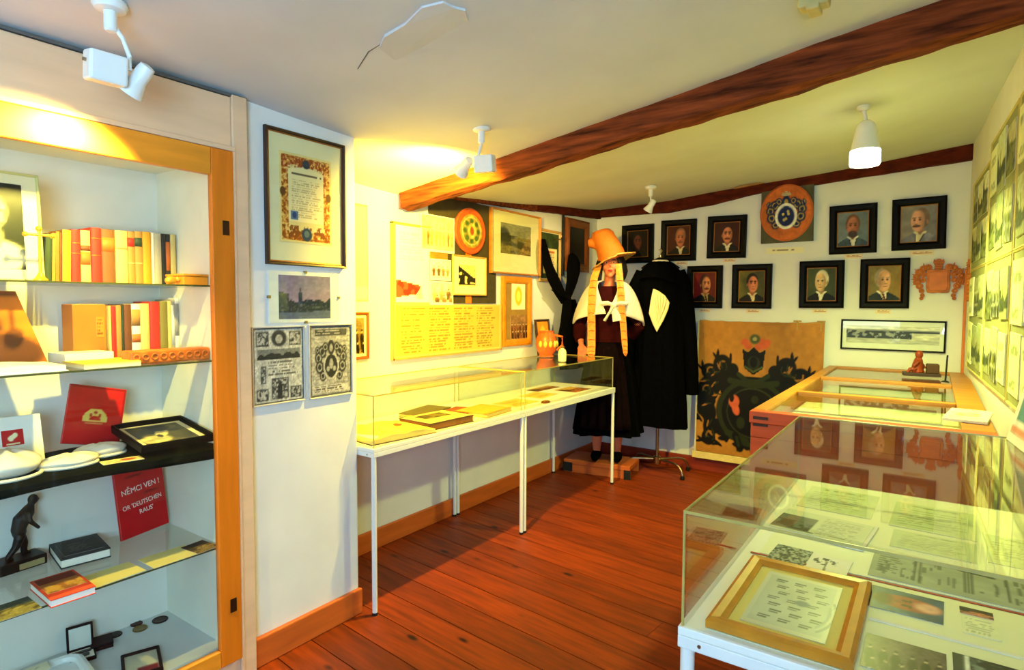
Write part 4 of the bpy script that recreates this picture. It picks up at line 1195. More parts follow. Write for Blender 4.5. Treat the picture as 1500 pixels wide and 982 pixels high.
LW('small brown framed dark print low on the left wall beside the pier', 2.14, 2.436, 1.168, 1.446, .018, .02, BROWNF, groupphoto((120, 100, 60), (40, 28, 18), (190, 160, 100), 3, 6, 2), matm=MATB, matw=.016)
# display board and what hangs before it
t = thing('display_board', 'wide yellowing display board with columns of printed text and a white poster above', 'board', (XW, 0, 0), (0, 0, R9))
MB().box(2.626, 3.757, -.018, 0, 1.148, 1.492).box(2.626, 2.960, -.018, 0, 1.492, 1.995).build('backing', mat('cream_board', rgb(214, 192, 104), .7, var=.03), t)
MB().box(2.620, 3.762, -.024, .0, 1.142, 1.154).box(2.618, 2.630, -.024, 0, 1.142, 2.000).box(2.618, 2.96, -.024, 0, 1.992, 2.002).box(3.752, 3.762, -.024, 0, 1.142, 1.49).build('frame', TANF, t)
print_mesh('text_panel', 1.09, .315, page((206, 178, 74), (128, 100, 36), 4, 16, False, 7, None, .03), 150, 60, t, loc=(3.19, -.018, 1.325), thick=.0015)
def redposter(u, v):
    p = Paint(u, v, C3(244, 242, 236)); p.noise(3, .03, 1)
    p.text(.1, .9, .55, .92, 9, C3(200, 196, 180), op=.5, seed=2)
    p.mix((v < .30 - .10 * u) & (v > .06 + .08 * u) & (u < .75), C3(176, 76, 48)); p.mix((v < .30 - .10 * u) & (v > .06 + .08 * u) & (u < .75) & (fbm(u, v, 8, 3) > .52), C3(120, 44, 28))
    p.poly([(.55, .06), (.8, .04), (.75, .22)], C3(206, 190, 170))
    return p.c
print_mesh('poster_sheet', .30, .48, redposter, 36, 56, t, loc=(2.80, -.018, 1.745), thick=.0015)
t = thing('fabric_panel', 'dark olive cloth-covered hanging panel with orange wooden strut behind the round plaque', 'panel', (XW, 0, 0), (0, 0, R9))
MB().box(2.962, 3.70, -.012, 0, 1.500, 2.225).build('panel', mat('dark_olive_felt', rgb(62, 54, 30), .9, var=.25, scale=12), t)
MB().box(3.335, 3.395, -.018, -.012, 1.500, 1.90).build('strut', PINE, t)
MB().box(2.965, 3.14, -.014, -.012, 1.70, 1.85).build('ochre_patch', mat('ochre_felt', rgb(166, 112, 36), .9, var=.2), t)
XC = XW + .013
for lb, a, b, c, d, p_, ti in (('faded street scene print at the top of the dark panel', 2.870, 3.205, 1.842, 2.085, groupphoto((226, 214, 150), (150, 130, 70), (244, 236, 190), 1, 8, 6), 0),
                           ('small pale photograph of figures, upper of the two left on the dark panel', 2.960, 3.168, 1.653, 1.796, groupphoto((240, 232, 200), (190, 140, 90), (250, 240, 210), 1, 4, 7), 0),
                           ('small pale photograph of figures, lower of the two left on the dark panel', 2.955, 3.191, 1.489, 1.648, groupphoto((238, 226, 190), (170, 130, 80), (250, 240, 200), 2, 3, 8), 0)):
    t = thing('mounted_photo', lb, 'photograph', (XC, (a + b) / 2, (c + d) / 2), (0, 0, R9))
    MB().box(-(b - a) / 2, (b - a) / 2, -.008, 0, -(d - c) / 2, (d - c) / 2).build('mount', WMAT, t)
    print_mesh('print', b - a - .02, d - c - .024, p_, 36, 24, t, loc=(0, -.008, .004), thick=.0008)
t = thing('round_plaque', 'round painted wooden plaque with orange rim and green-gold centre on the dark panel', 'plaque', (XC, 3.372, 2.015), (0, 0, R9))
MB().lathe([(.168, 0), (.172, .006), (.172, .018), (.160, .024), (.140, .020), (.0, .018)], n=48, sy=.95).build('rim', mat('orange_rim', rgb(186, 80, 34), .5, var=.2), t, rot=(H90, 0, 0), smooth=.6)
print_mesh('painting', .285, .27, disc_arms, 56, 22, t, loc=(0, -.020, 0), thick=.001, disc=True, dome=.008, m=PAINTED)
LW('small pale framed photograph of a group, under the round plaque', 3.178, 3.556, 1.556, 1.838, .012, .016, TANF, lambda u, v: (lambda p: (p.mix((v < .95 - .6 * u) * (v > .05), C3(34, 32, 20)), p.mix((v < .7) * (v > .1) * (fbm(u, v, 7, 5) > .52), C3(206, 190, 120)), p.mix((u > .5) * (v < .42) * (v > .2), C3(44, 40, 26)), p.noise(14, .25, 3), p.c)[4])(Paint(u, v, C3(226, 206, 120))), x=XC + .006, matm=MATB, pw=.19, ph=.15, poff=(-.03, 0))
LW('broad landscape picture in a thin brown frame with wide cream mat', 3.612, 4.294, 1.730, 2.222, .013, .035, OAKF, landscape((150, 146, 110), (124, 112, 60), (58, 58, 34), 2), nu=64, nv=44, x=XW + .01, matm=MATB, pw=.42, ph=.235, poff=(0, .03), glass=True)
t = LW('tall golden wooden frame below the landscape with an emblem and a group photograph', 3.780, 4.195, 1.160, 1.715, .055, .025, GOLDW, None, matm=mat('olive_mat', rgb(150, 116, 50), .8))
print_mesh('print', .19, .24, lambda u, v: (lambda p: (p.ell(.5, .45, .26, .32, C3(206, 190, 40)), p.ell(.5, .45, .14, .18, C3(236, 226, 100)), p.c)[2])(Paint(u, v, C3(240, 234, 190))), 24, 28, t, loc=(.02, -.009, .135))
print_mesh('group_photo', .24, .19, groupphoto((150, 110, 66), (84, 48, 28), (220, 190, 130), 3, 6, 5), 40, 32, t, loc=(.03, -.009, -.125))
LW('green-bordered certificate in a tan frame behind the black gown', 4.318, 4.668, 1.690, 2.138, .022, .02, TANF, lambda u, v: (lambda p: (p.mix(sstep(.4, .6, fbm(u, v, 9, 3)) * .6, C3(28, 40, 20)), p.rect(.12, .88, .12, .66, C3(226, 210, 140)), p.text(.2, .8, .18, .6, 8, C3(110, 70, 40), seed=2), p.rect(.25, .75, .56, .62, C3(190, 100, 50)), p.c)[4])(Paint(u, v, C3(60, 76, 40))), x=XW, matm=MATB, matw=.006)
LW('brown framed dark panel in the corner of the left wall', 4.745, 5.185, 1.80, 2.280, .075, .035, BROWNF, plain((14, 12, 12), .3, 4, 2), slip=None)
# the narrow dark pipe beside it
struct(MB().tube([(-2.745, 4.705, 1.75), (-2.745, 4.705, 2.30)], .012, 10).build('trim_7', RUBBER, smooth=True))

# black gown and ribbon hanging on the wall
t = thing('black_gown', 'black gown with crossed sash and bow hanging on the left wall over the certificate', 'gown', (XW + .03, 0, 0), (0, 0, R9))
mb = MB()
def strip(pts, th=.02):
    n = len(pts)
    vs = []
    for (y, z, wd, dx) in pts:
        vs += [(y - wd / 2, -dx, z), (y, -dx - th, z), (y + wd / 2, -dx, z), (y, -dx + .008, z)]
    fs = [(0, 3, 2, 1), tuple(range((n - 1) * 4, n * 4))]
    for i in range(n - 1):
        for k in range(4):
            fs.append((i * 4 + k, i * 4 + (k + 1) % 4, (i + 1) * 4 + (k + 1) % 4, (i + 1) * 4 + k))
    return vs, fs
mb.add(*strip([(4.30, 2.04, .06, .03), (4.31, 1.95, .12, .04), (4.35, 1.82, .17, .05), (4.43, 1.70, .22, .06), (4.54, 1.58, .20, .06), (4.62, 1.50, .14, .06)]))
mb.build('sash', BLACKC, t, smooth=.9)
mb = MB(); mb.add(*strip([(4.77, 1.955, .06, .04), (4.78, 1.93, .17, .045), (4.79, 1.87, .24, .05), (4.78, 1.79, .25, .05), (4.74, 1.70, .20, .06), (4.69, 1.60, .15, .06), (4.63, 1.51, .12, .06)]))
mb.build('sash', BLACKC, t, smooth=.9)
mb = MB(); mb.add(*strip([(4.40, 1.62, .05, .06), (4.52, 1.57, .11, .07), (4.62, 1.53, .07, .08), (4.74, 1.52, .10, .07), (4.85, 1.44, .03, .06)], .03)); mb.ball((4.63, -.075, 1.53), (.05, .035, .045))
mb.build('bow', BLACKC, t, smooth=.9)
mb = MB()
def gw(u, v):
    z = 1.54 - v * .62
    wd = .09 + .13 * min(1, v * 2.0)
    a = 2 * PI * u
    return (4.68 + .10 * v + wd * math.cos(a) * (1 + .10 * math.sin(6 * a + 3 * v)), -.07 + (.03 + .03 * v) * math.sin(a) * (1 + .3 * math.sin(9 * a)), z)
mb.grid(gw, 48, 14, wrap=True)
mb.build('skirt', BLACKC, t, smooth=True)
MB().tube([(4.55, .03, 2.06), (4.55, -.05, 2.06), (4.55, -.06, 2.09)], .006, 8).build('wall_hook', CHROME, t, smooth=True)

# ================================================================== FAR WALL
YF = 5.398
def FW(label, x0, z0, wv, hv, pnt, tilt=0.0, slip=.007):
    return picture(label, (x0 + wv / 2, YF, z0 + hv / 2), (.015, tilt, 0), wv, hv, .053, .035, BLACKF, pnt, 34, 44, slip=slip, pm=PAINTED, group=None, name='portrait')
RB, RB2 = (86, 30, 18), (52, 18, 12)
FW('very dark oil portrait of a man, first from the left in the upper row', -2.482, 1.890, .318, .362, portrait((18, 12, 11), (30, 16, 12), (112, 56, 40), (30, 18, 14), (10, 9, 9), (16, 13, 12), dx=.0, seed=1, dim=.85), 0)
FW('oil portrait of a grey-haired man on red-brown ground above the black robe', -2.090, 1.896, .325, .372, portrait((74, 28, 20), (60, 22, 16), (196, 112, 74), (120, 92, 70), (18, 14, 13), (206, 190, 140), dx=.06, bald=.4, must=(120, 80, 60), seed=2), .012)
FW('oil portrait of a dark-haired man with stiff collar, third of the upper row', -1.664, 1.905, .330, .366, portrait((46, 16, 14), (60, 20, 16), (206, 124, 84), (50, 26, 20), (14, 12, 12), (226, 218, 176), must=(80, 36, 26), dx=.02, seed=3), .02)
FW('oil portrait of a bearded man in a blue-grey coat right of the round crest', -.702, 1.902, .325, .378, portrait((112, 122, 124), (92, 108, 116), (170, 104, 76), (96, 66, 48), (50, 66, 78), (214, 210, 190), beard=(58, 46, 44), bald=.3, jacket_light=(70, 88, 100), seed=4), -.012)
FW('oil portrait of a man in pale grey suit turned aside, in the upper row', -.282, 1.912, .335, .380, portrait((132, 124, 116), (112, 112, 118), (206, 150, 120), (112, 92, 80), (108, 106, 118), (212, 200, 160), dx=.03, turn=-.5, must=(72, 60, 54), bald=.5, jacket_light=(140, 138, 150), seed=5), -.012)
FW('oil portrait of a moustached man on bright red ground beside the black robe', -1.838, 1.468, .312, .376, portrait((136, 26, 20), (90, 18, 16), (220, 140, 84), (60, 30, 22), (16, 14, 13), (190, 160, 90), dx=.02, turn=.35, must=(84, 40, 28), tie=(30, 30, 24), bald=.2, seed=6), .006)
FW('oil portrait of a young black-haired man on olive ground', -1.442, 1.468, .322, .376, portrait((120, 112, 40), (60, 62, 34), (216, 128, 86), (18, 14, 14), (14, 14, 16), (214, 196, 140), dx=.02, turn=.15, seed=7), .006)
FW('oil portrait of a white-haired man with black coat and white bow', -.908, 1.476, .322, .378, portrait((70, 80, 44), (56, 64, 34), (216, 176, 120), (206, 196, 160), (16, 18, 18), (232, 226, 190), dx=.0, turn=-.25, bald=.2, seed=8), -.004)
FW('oil portrait of a bald man with dark tie on grey-olive ground beside the carved crest', -.478, 1.477, .322, .378, portrait((112, 104, 62), (156, 122, 44), (210, 156, 112), (150, 136, 106), (34, 44, 42), (226, 214, 180), dx=-.04, turn=.4, bald=1.0, tie=(96, 52, 34), seed=9), -.004)
caps = [(-2.235, 1.862, .11, 'very dark portrait'), (-1.90, 1.876, .115, 'grey-haired man on red-brown'), (-1.475, 1.885, .11, 'man with stiff collar'), (-.53, 1.882, .13, 'bearded man in blue-grey'), (-.09, 1.890, .15, 'man in the pale grey suit'),
        (-1.68, 1.446, .10, 'moustached man on bright red'), (-1.27, 1.446, .11, 'young black-haired man'), (-.755, 1.452, .11, 'white-haired man'), (-.32, 1.454, .10, 'bald man with dark tie')]
for x, z, wd, nm in caps:
    tag(print_mesh('label_card', wd, .034, lambda u, v: (lambda p: (p.text(.15, .9, .25, .8, 2, C3(150, 74, 50), op=.8, seed=3, rag=.1, sc=14), p.c)[1])(Paint(u, v, C3(234, 214, 180))), 18, 8, None, (x, YF, z), (0, 0, 0), .002), 'small paper caption under the portrait of the ' + nm if not nm.startswith('very') else 'small paper caption under the very dark portrait', 'label')
tag(print_mesh('label_card', .29, .050, lambda u, v: (lambda p: (p.text(.1, .75, .3, .75, 1, C3(120, 100, 80), op=.8, seed=5, rag=.05, sc=22), p.c)[1])(Paint(u, v, C3(236, 230, 190))), 26, 8, None, (-1.03, YF, 1.950), (0, .012, 0), .002), 'long paper caption under the round orange crest', 'label')
t = thing('crest_panel', 'square dark panel with an orange oval crest plaque high on the far wall', 'plaque', (-1.015, YF - .03, 2.252), (0, -.012, 0))
MB().box(-.197, .197, -.014, .02, -.238, .238).build('panel', mat('grey_green_panel', rgb(84, 82, 58), .8, var=.3, scale=9), t)
MB().lathe([(.198, 0), (.202, .006), (.202, .014), (.19, .022), (0, .022)], n=48, sy=1.14).build('disc', mat('orange_disc', rgb(190, 92, 34), .5, var=.15), t, (0, -.014, 0), (H90, 0, 0), smooth=.5)
print_mesh('painting', .372, .425, round_arms((192, 98, 36), 3), 90, 40, t, loc=(0, -.0362, 0), thick=.0006, disc=True, m=PAINTED)

def carved_crest(label, loc, rot, k=1.0):
    t = thing('carved_crest', label, 'carving', loc, rot)
    M = Matrix.Scale(k, 4)
    sh = [(-.072, .075), (-.04, .082), (0, .078), (.04, .082), (.072, .075), (.068, .02), (.074, -.04), (.066, -.088), (.03, -.092), (0, -.088), (-.03, -.092), (-.066, -.088), (-.074, -.04), (-.068, .02)]
    MB().prism(sh, -.022, 0, M).build('shield', CARVED, t, bevel=.006)
    MB().prism([(x * .78, z * .78) for x, z in sh], -.026, -.02, M).build('shield_field', mat('carved_field', rgb(206, 112, 38), .5, var=.2, scale=14), t, bevel=.003)
    mb = MB()
    mb.prism([(-.026, .07), (.026, .07), (.022, .105), (.034, .13), (.030, .155), (.018, .148), (.008, .158), (-.008, .158), (-.018, .148), (-.030, .155), (-.034, .13), (-.022, .105)], -.024, 0, M)
    for z in (.085, .10, .118, .135):
        mb.tube([(-.027, -.024, z), (0, -.030, z - .004), (.027, -.024, z)], .004, 6, M=M)
    mb.build('crown', CARVED, t, bevel=.003)
    for sx in (-1, 1):
        mb = MB()
        for (x, z, r) in ((.062, .095, .026), (.092, .088, .024), (.118, .062, .026), (.132, .028, .024), (.128, -.008, .027), (.112, -.04, .024), (.098, -.075, .018), (.092, -.108, .015), (.098, -.13, .013), (.09, .045, .022), (.092, .005, .02)):
            mb.prism([(sx * x + r * math.cos(2 * PI * i / 12), z + r * math.sin(2 * PI * i / 12)) for i in range(12)], -.018, 0, M)
            mb.tube([(sx * x + r * .6 * math.cos(2 * PI * i / 8), -.019, z + r * .6 * math.sin(2 * PI * i / 8)) for i in range(9)], r * .22, 5, M=M)
        for (x, z, a) in ((.148, .045, .4), (.150, .012, 0), (.142, -.025, -.5), (.135, .075, .8), (.09, .115, 1.3)):
            mb.prism([(sx * (x + .018 * math.cos(a + q)), z + .018 * math.sin(a + q)) if q == 0 else (sx * (x - .01 * math.cos(a) + .009 * math.cos(a + q)), z - .01 * math.sin(a) + .009 * math.sin(a + q)) for q in (0, 1.9, -1.9)], -.014, 0, M)
        mb.build('mantling', CARVED, t, smooth=.5)
    return t
carved_crest('carved reddish wooden coat of arms on the far wall beside the bald man portrait', (.017, YF, 1.682), (0, 0, 0), 1.0)
carved_crest('second carved wooden coat of arms on the right wall near the far corner', (rwx(5.12), 5.12, 1.665), (0, 0, -H90 - .045 + .0), .95)
picture('long narrow black framed panorama photograph low on the far wall', (-.26, YF, 1.270), (0, .004, 0), .676, .234, .012, .02, BLACKF, lambda u, v: (lambda p: (p.mix(v < .78, C3(150, 152, 148)), p.mix((v < .72) * (v > .25) * (fbm(u * 4, v, 6, 2) > .42), C3(60, 64, 62)), p.mix((v < .3), C3(190, 190, 176)), p.mix((u > .72) * (v > .2) * (v < .62), C3(214, 212, 190)), p.noise(14, .2, 2), p.c)[5])(Paint(u, v, C3(214, 212, 196))), 90, 30, matm=WMAT, pw=.60, ph=.135, poff=(0, .005), glass=True)
# big painted canvas with the arms leaning by the floor
t = thing('painted_arms', 'large ochre canvas painted with a black coat of arms leaning against the far wall', 'painting', (-1.21, YF - .055, .128), (-.03, 0, 0))
print_mesh('canvas', 1.0, 1.16, big_arms, 150, 170, t, loc=(0, -.012, .645), thick=.016, m=PAINTED, side=lin((.86, .8, .62)))
MB().box(-.53, .50, -.035, .006, .0, .060).build('bottom_rail', mat('pale_rail', rgb(226, 200, 130), .6), t, bevel=.003)
MB().box(-.512, -.500, -.034, .004, .06, 1.225).build('side_strip', mat('pale_strip', rgb(216, 206, 170), .6), t)
mb = MB(); mb.tube([(-.50 + 1.0 * i / 20, -.016 + .004 * math.sin(i), 1.228 - .012 * math.sin(PI * i / 20) + .004 * math.sin(2.1 * i)) for i in range(21)], .007, 8)
mb.build('top_batten', TANF, t, smooth=True)
for x in (.30, .475):
    MB().box(x - .006, x + .006, -.03, .0, 1.16, 1.245).box(x - .03, x + .03, -.03, -.02, 1.232, 1.245).build('bracket', mat('tan_bracket', rgb(170, 130, 60), .5), t, bevel=.002)

# ================================================================== VITRINE TABLES (left)
def vitrine(label, cover_label, x0, x1, y0, y1, zt=.81, h=.25, inset=.018, leg=.025, apron=.042):
    t = thing('display_table', label, 'table', ((x0 + x1) / 2, (y0 + y1) / 2, 0))
    a, b = (x1 - x0) / 2, (y1 - y0) / 2
    MB().box(-a, a, -b, b, zt - .018, zt).build('tabletop', WHITEL, t, bevel=.002)
    MB().box(-a, a, -b, -b + .022, zt - apron, zt - .0185).box(-a, a, b - .022, b, zt - apron, zt - .0185).box(-a, -a + .022, -b + .0225, b - .0225, zt - apron, zt - .0185).box(a - .022, a, -b + .0225, b - .0225, zt - apron, zt - .0185).build('apron', WHITEM, t, bevel=.002)
    for sx in (-1, 1):
        for sy in (-1, 1):
            cx_, cy_ = sx * (a - leg / 2 - .002), sy * (b - leg / 2 - .002)
            lg = MB().lathe([(leg / 2, .012), (leg / 2, zt - apron)], (cx_, cy_, 0), 16).build('leg', WHITEM, t, smooth=.6)
            MB().lathe([(leg / 2 + .001, 0), (leg / 2 + .001, .014)], (cx_, cy_, 0), 16).build('foot_cap', RUBBER, lg)
            MB().lathe([(.004, 0), (.004, .002)], n=8).build('bolt', CHROME, t, (cx_ - sx * .03 if sy < 0 else cx_, sy * b, zt - .03), (H90 * -sy, 0, 0))
    c = thing('glass_cover', cover_label, 'glass case', ((x0 + x1) / 2, (y0 + y1) / 2, zt))
    a -= inset; b -= inset; g = .005
    MB().box(-a, a, -b, b, h - g, h).build('top_pane', GLASS, c)
    MB().box(-a, a, -b, -b + g, .0005, h - g - .0005).build('side_pane', GLASS, c)
    MB().box(-a, a, b - g, b, .0005, h - g - .0005).build('side_pane', GLASS, c)
    MB().box(-a, -a + g, -b + g, b - g, .0005, h - g - .0005).build('side_pane', GLASS, c)
    MB().box(a - g, a, -b + g, b - g, .0005, h - g - .0005).build('side_pane', GLASS, c)
    e = .0022
    mb = MB()
    for z in (h,):
        mb.box(-a - e, a + e, -b - e, -b, z - .004, z + e).box(-a - e, a + e, b, b + e, z - .004, z + e).box(-a - e, -a, -b, b, z - .004, z + e).box(a, a + e, -b, b, z - .004, z + e)
    for sx in (-1, 1):
        for sy in (-1, 1):
            mb.box(sx * a - e, sx * a + e, sy * b - e, sy * b + e, 0, h - .004)
    mb.build('glass_edge', mat('amber_glass_edge', rgb(178, 160, 84), .3, spec=.6), c)
    return t, c
vitrine('white steel-legged display table next to the pier', 'low glass cover with open books on the table next to the pier', -2.735, -2.138, 1.918, 3.200)
vitrine('white steel-legged display table nearer the black gown', 'low glass cover with flat papers on the table nearer the gown', -2.735, -2.138, 3.206, 4.545)
zt = .8105
CRM, YCV = mat('aged_pages', rgb(226, 200, 110), .8, var=.05), bc('dark_leather', 88, 48, 22)
def oldpage(seed, red=False):
    def f(u, v):
        p = Paint(u, v, C3(224, 192, 96)); p.noise(4, .08, seed)
        p.text(.1, .9, .1, .9, 14, C3(170, 130, 56), op=.5, seed=seed)
        if red:
            p.ell(.45, .55, .22, .10, C3(196, 70, 24), ang=.5); p.ell(.56, .60, .2, .05, C3(170, 56, 20), ang=.2)
        return p.c
    return f
def darkpic(u, v):
    p = Paint(u, v, C3(226, 200, 110)); p.rect(.2, .8, .4, .85, C3(110, 92, 40)); m = (u > .2) & (u < .8) & (v > .4) & (v < .85)
    p.mix(m * sstep(.4, .6, fbm(u, v, 8, 3)), C3(60, 50, 24))
    return p.c
open_book('open_book', 'large open old book with a red mark nearest the pier under the glass', (-2.345, 2.185, zt), R9 - .12, .40, .34, .022, CRM, YCV, oldpage(2), oldpage(3, True))
t = thing('album', 'thick brown album with a dark picture, right of the open book under glass', 'album', (-2.32, 2.56, zt), (0, 0, R9 - .06))
MB().box(-.175, .175, -.13, .13, 0, .004).box(-.175, .175, -.13, .13, .034, .038).build('cover', YCV, t, bevel=.001); MB().box(-.17, .17, -.126, .126, .004, .034).build('pages', bc('brown_pages', 150, 92, 40), t)
print_mesh('page', .33, .24, darkpic, 34, 26, t, loc=(0, 0, .038), rot=(-H90, 0, 0))
t = thing('dark_folder', 'dark olive folder lying towards the wall behind the brown album', 'folder', (-2.575, 2.74, zt), (0, 0, R9 + .2))
MB().box(-.17, .17, -.09, .09, 0, .004).box(-.17, .17, -.09, .09, .02, .024).build('cover', bc('olive_dark', 96, 84, 30), t, bevel=.001); MB().box(-.165, .165, -.086, .086, .004, .02).build('pages', CRM, t)
t = thing('maroon_book', 'flat red-brown book lying open-edged beside the dark folder', 'book', (-2.42, 2.90, zt), (0, 0, R9 + .25))
MB().box(-.11, .11, -.09, .09, 0, .003).box(-.11, .11, -.09, .09, .015, .018).build('cover', bc('redbrown', 140, 62, 26), t); MB().box(-.107, .107, -.087, .087, .003, .015).build('pages', CRM, t)
t = thing('yellow_album', 'broad yellow-brown album near the joint of the two tables', 'album', (-2.31, 2.99, zt), (0, 0, R9 + .1))
MB().box(-.15, .15, -.12, .12, 0, .003).box(-.15, .15, -.12, .12, .021, .024).build('cover', bc('amber', 206, 150, 46), t, bevel=.001); MB().box(-.146, .146, -.116, .116, .003, .021).build('pages', CRM, t)
sheet('old_document', 'old printed sheet at the front of the farther glass case', 'document', (-2.36, 3.42, zt), R9, .30, .21, oldpage(5), 20, 20)
sheet('old_document', 'old printed sheet in the middle of the farther glass case', 'document', (-2.42, 3.80, zt), R9 + .1, .28, .2, oldpage(6), 20, 20)
sheet('brown_print', 'brown picture print near the far end of the farther glass case', 'print', (-2.36, 4.22, zt), R9, .26, .2, landscape((200, 160, 80), (150, 90, 40), (90, 50, 24), 4), 20, 20)
sheet('brown_print', 'narrow brown print against the wall side of the farther glass case', 'print', (-2.58, 4.12, zt), R9, .34, .12, landscape((190, 150, 70), (140, 84, 36), (80, 44, 20), 5), 20, 14)
t = thing('oval_medal', 'dark oval medal lying at the front of the farther glass case', 'medal', (-2.20, 3.55, zt), (0, 0, .2))
MB().lathe([(.02, 0), (.04, 0), (.042, .006), (.03, .012), (0, .014)], n=24, sx=.7, sy=1.2).build('disc', bc('copper', 140, 70, 26), t, smooth=True); MB().lathe([(.025, .008), (.026, .0135), (.02, .015)], n=20, sx=.7, sy=1.2).build('relief', BRASS, t, smooth=True)
# things standing on the far glass cover
zc = 1.0625
t = thing('pottery_jug', 'orange glazed pottery jug with relief standing on the farther glass cover', 'jug', (-2.60, 4.20, zc))
MB().lathe([(.05, 0), (.062, .006), (.055, .018), (.075, .05), (.088, .10), (.085, .15), (.065, .19), (.058, .205), (.064, .215), (.055, .215), (.05, .19), (.07, .14), (.07, .06), (.0, .03)], n=28).build('body', TERRA, t, smooth=.9)
MB().tube([(.06, .03, .18), (.12, .05, .17), (.125, .05, .10), (.08, .035, .06)], .010, 10).build('handle', TERRA, t, smooth=True)
mb = MB()
for k in range(7):
    a = -1.6 + k * .5
    mb.ball((.085 * math.cos(a), .085 * math.sin(a), .11), (.016, .016, .028))
mb.build('relief', mat('yellow_glaze', rgb(240, 190, 70), .3, coat=.4), t, smooth=True)
t = picture('small orange plaque in a dark arched frame on the glass behind the jug', (-2.70, 4.30, zc + .155), (-.12, 0, R9), .215, .30, .018, .02, DARKB, lambda u, v: (lambda p: (p.ell(.5, .5, .3, .36, C3(250, 200, 70)), p.ell(.5, .6, .12, .12, C3(230, 130, 40)), p.noise(5, .1), p.c)[3])(Paint(u, v, C3(236, 150, 40))), 20, 26, name='small_plaque')
t = thing('porcelain_bottle', 'small pale porcelain flask standing at the front of the farther glass cover', 'flask', (-2.29, 3.93, zc))
MB().lathe([(.022, 0), (.030, .004), (.032, .05), (.031, .075), (.024, .092), (.014, .098), (.014, .104)], n=22).build('body', PORCEL, t, smooth=.9)
MB().lathe([(.015, .104), (.017, .108), (.013, .118), (.004, .122)], n=16).build('stopper', mat('brown_stopper', rgb(130, 80, 36), .5), t, smooth=True)

# ================================================================== FRONT VITRINE (right)
XR = .245
tt, cc = vitrine('white display table in the right foreground under the big glass case', 'big clear glass case over papers in the right foreground', -.428, XR, 1.235, 2.585, .81, .25, .008, .03, .045)
z0 = .8105
sheet('backing_sheet', 'cream backing paper covering the front part of the foreground table', 'paper', (-.025, 1.49, z0), 0, .70, .462, plain((238, 236, 190), .02), 4, 4, .001)
sheet('backing_sheet', 'cream backing paper covering the far part of the foreground table', 'paper', (-.025, 2.15, z0), 0, .70, .82, plain((236, 236, 204), .02), 4, 4, .001)
t = tag(MB().box(-.35, .35, -.004, .004, 0, .0015).build('red_tape', RED_S, None, (-.045, 1.726, z0 + .0012)), 'thin red tape dividing the papers under the foreground glass', 'tape')
def mintlist(u, v):
    p = Paint(u, v, C3(190, 194, 164)); p.noise(5, .06, 2)
    p.mix(np.minimum(np.minimum(u, 1 - u), np.minimum(v, 1 - v)) < .06, C3(206, 204, 168))
    for r in range(7):
        for c in range(3):
            x, y = .26 + c * .25 + .05 * (r % 3) - .03, .84 - r * .115
            p.rect(x - .075, x + .075, y + .02, y + .036, C3(72, 72, 56), .95); p.rect(x - .075, x + .05, y - .015, y + .004, C3(90, 90, 72), .9)
    p.ell(.60, .52, .09, .05, C3(110, 120, 124), soft=.3)
    p.ring(.58, .45, .44, .42, .05, C3(140, 146, 128), .8, -50, 30); p.ring(.58, .45, .37, .36, .06, C3(150, 156, 138), .7, -45, 20)
    return p.c
t = picture('gold framed list of names lying at the near corner under the foreground glass', (-.239, 1.464, z0 + .002), (-H90, 0, .0), .276, .405, .034, .022, GOLDW, mintlist, 60, 80, matm=mat('butter_mat', rgb(226, 206, 110), .8, var=.02), pw=.165, ph=.29, poff=(.0, .0), name='gold_framed_list')
def lyingface(u, v):
    p = Paint(u, v, C3(58, 84, 112)); p.noise(4, .3, 2)
    p.ell(.52, .5, .46, .30, C3(164, 74, 56), soft=.12); p.ell(.2, .5, .12, .26, C3(60, 36, 32), soft=.5); p.ell(.80, .5, .18, .20, C3(222, 164, 140), soft=.4)
    p.ell(.50, .60, .05, .05, C3(70, 34, 30)); p.ell(.50, .40, .05, .05, C3(70, 34, 30)); p.ell(.40, .5, .1, .05, C3(140, 70, 58)); p.line(.28, .40, .28, .62, .03, C3(110, 40, 38)); p.ell(.57, .62, .03, .07, C3(90, 50, 44)); p.ell(.57, .38, .03, .07, C3(90, 50, 44))
    p.rect(0, .06, 0, 1, C3(44, 40, 44)); p.noise(12, .12, 5)
    return p.c
z1 = z0 + .0014
sheet('face_photo', 'colour photograph of a red-cheeked face on blue ground under the foreground glass', 'photograph', (-.032, 1.630, z1), -.02, .145, .125, lyingface, 50, 40, m=PHOTO)
sheet('small_photo', 'tiny brown snapshot beside the face photograph', 'photograph', (.10, 1.672, z1), 0, .06, .036, landscape((60, 46, 40), (190, 120, 90), (40, 26, 24), 3), 16, 12, m=PHOTO)
sheet('caption_slip', 'slip of faint printed lines below the tiny snapshot', 'paper', (.105, 1.60, z1), 0, .065, .085, page((238, 236, 186), (180, 184, 140), 1, 6, False, 4), 16, 16)
tag(MB().box(-.155, .23, -.006, .006, 0, .0016).build('white_strip', PAPER, None, (.06, 1.508, z1)), 'narrow white paper strip across the papers under the face photograph', 'paper')
sheet('group_photo', 'large sepia group photograph at the front edge of the foreground table', 'photograph', (-.025, 1.365, z1), 0, .135, .14, groupphoto((96, 78, 72), (34, 24, 24), (190, 164, 146), 3, 6, 4), 44, 40, m=PHOTO)
sheet('dark_photo', 'dark photograph with white border right of the sepia group photograph', 'photograph', (.115, 1.385, z1), 0, .125, .135, lambda u, v: (lambda p: (p.rect(0, .14, 0, 1, C3(60, 66, 60)), p.rect(.14, .2, 0, 1, C3(226, 226, 200)), p.mix((u > .2) * sstep(.4, .6, fbm(u, v, 6, 2)), C3(120, 130, 120)), p.noise(10, .2), p.c)[4])(Paint(u, v, C3(40, 44, 44))), 36, 36, m=PHOTO)
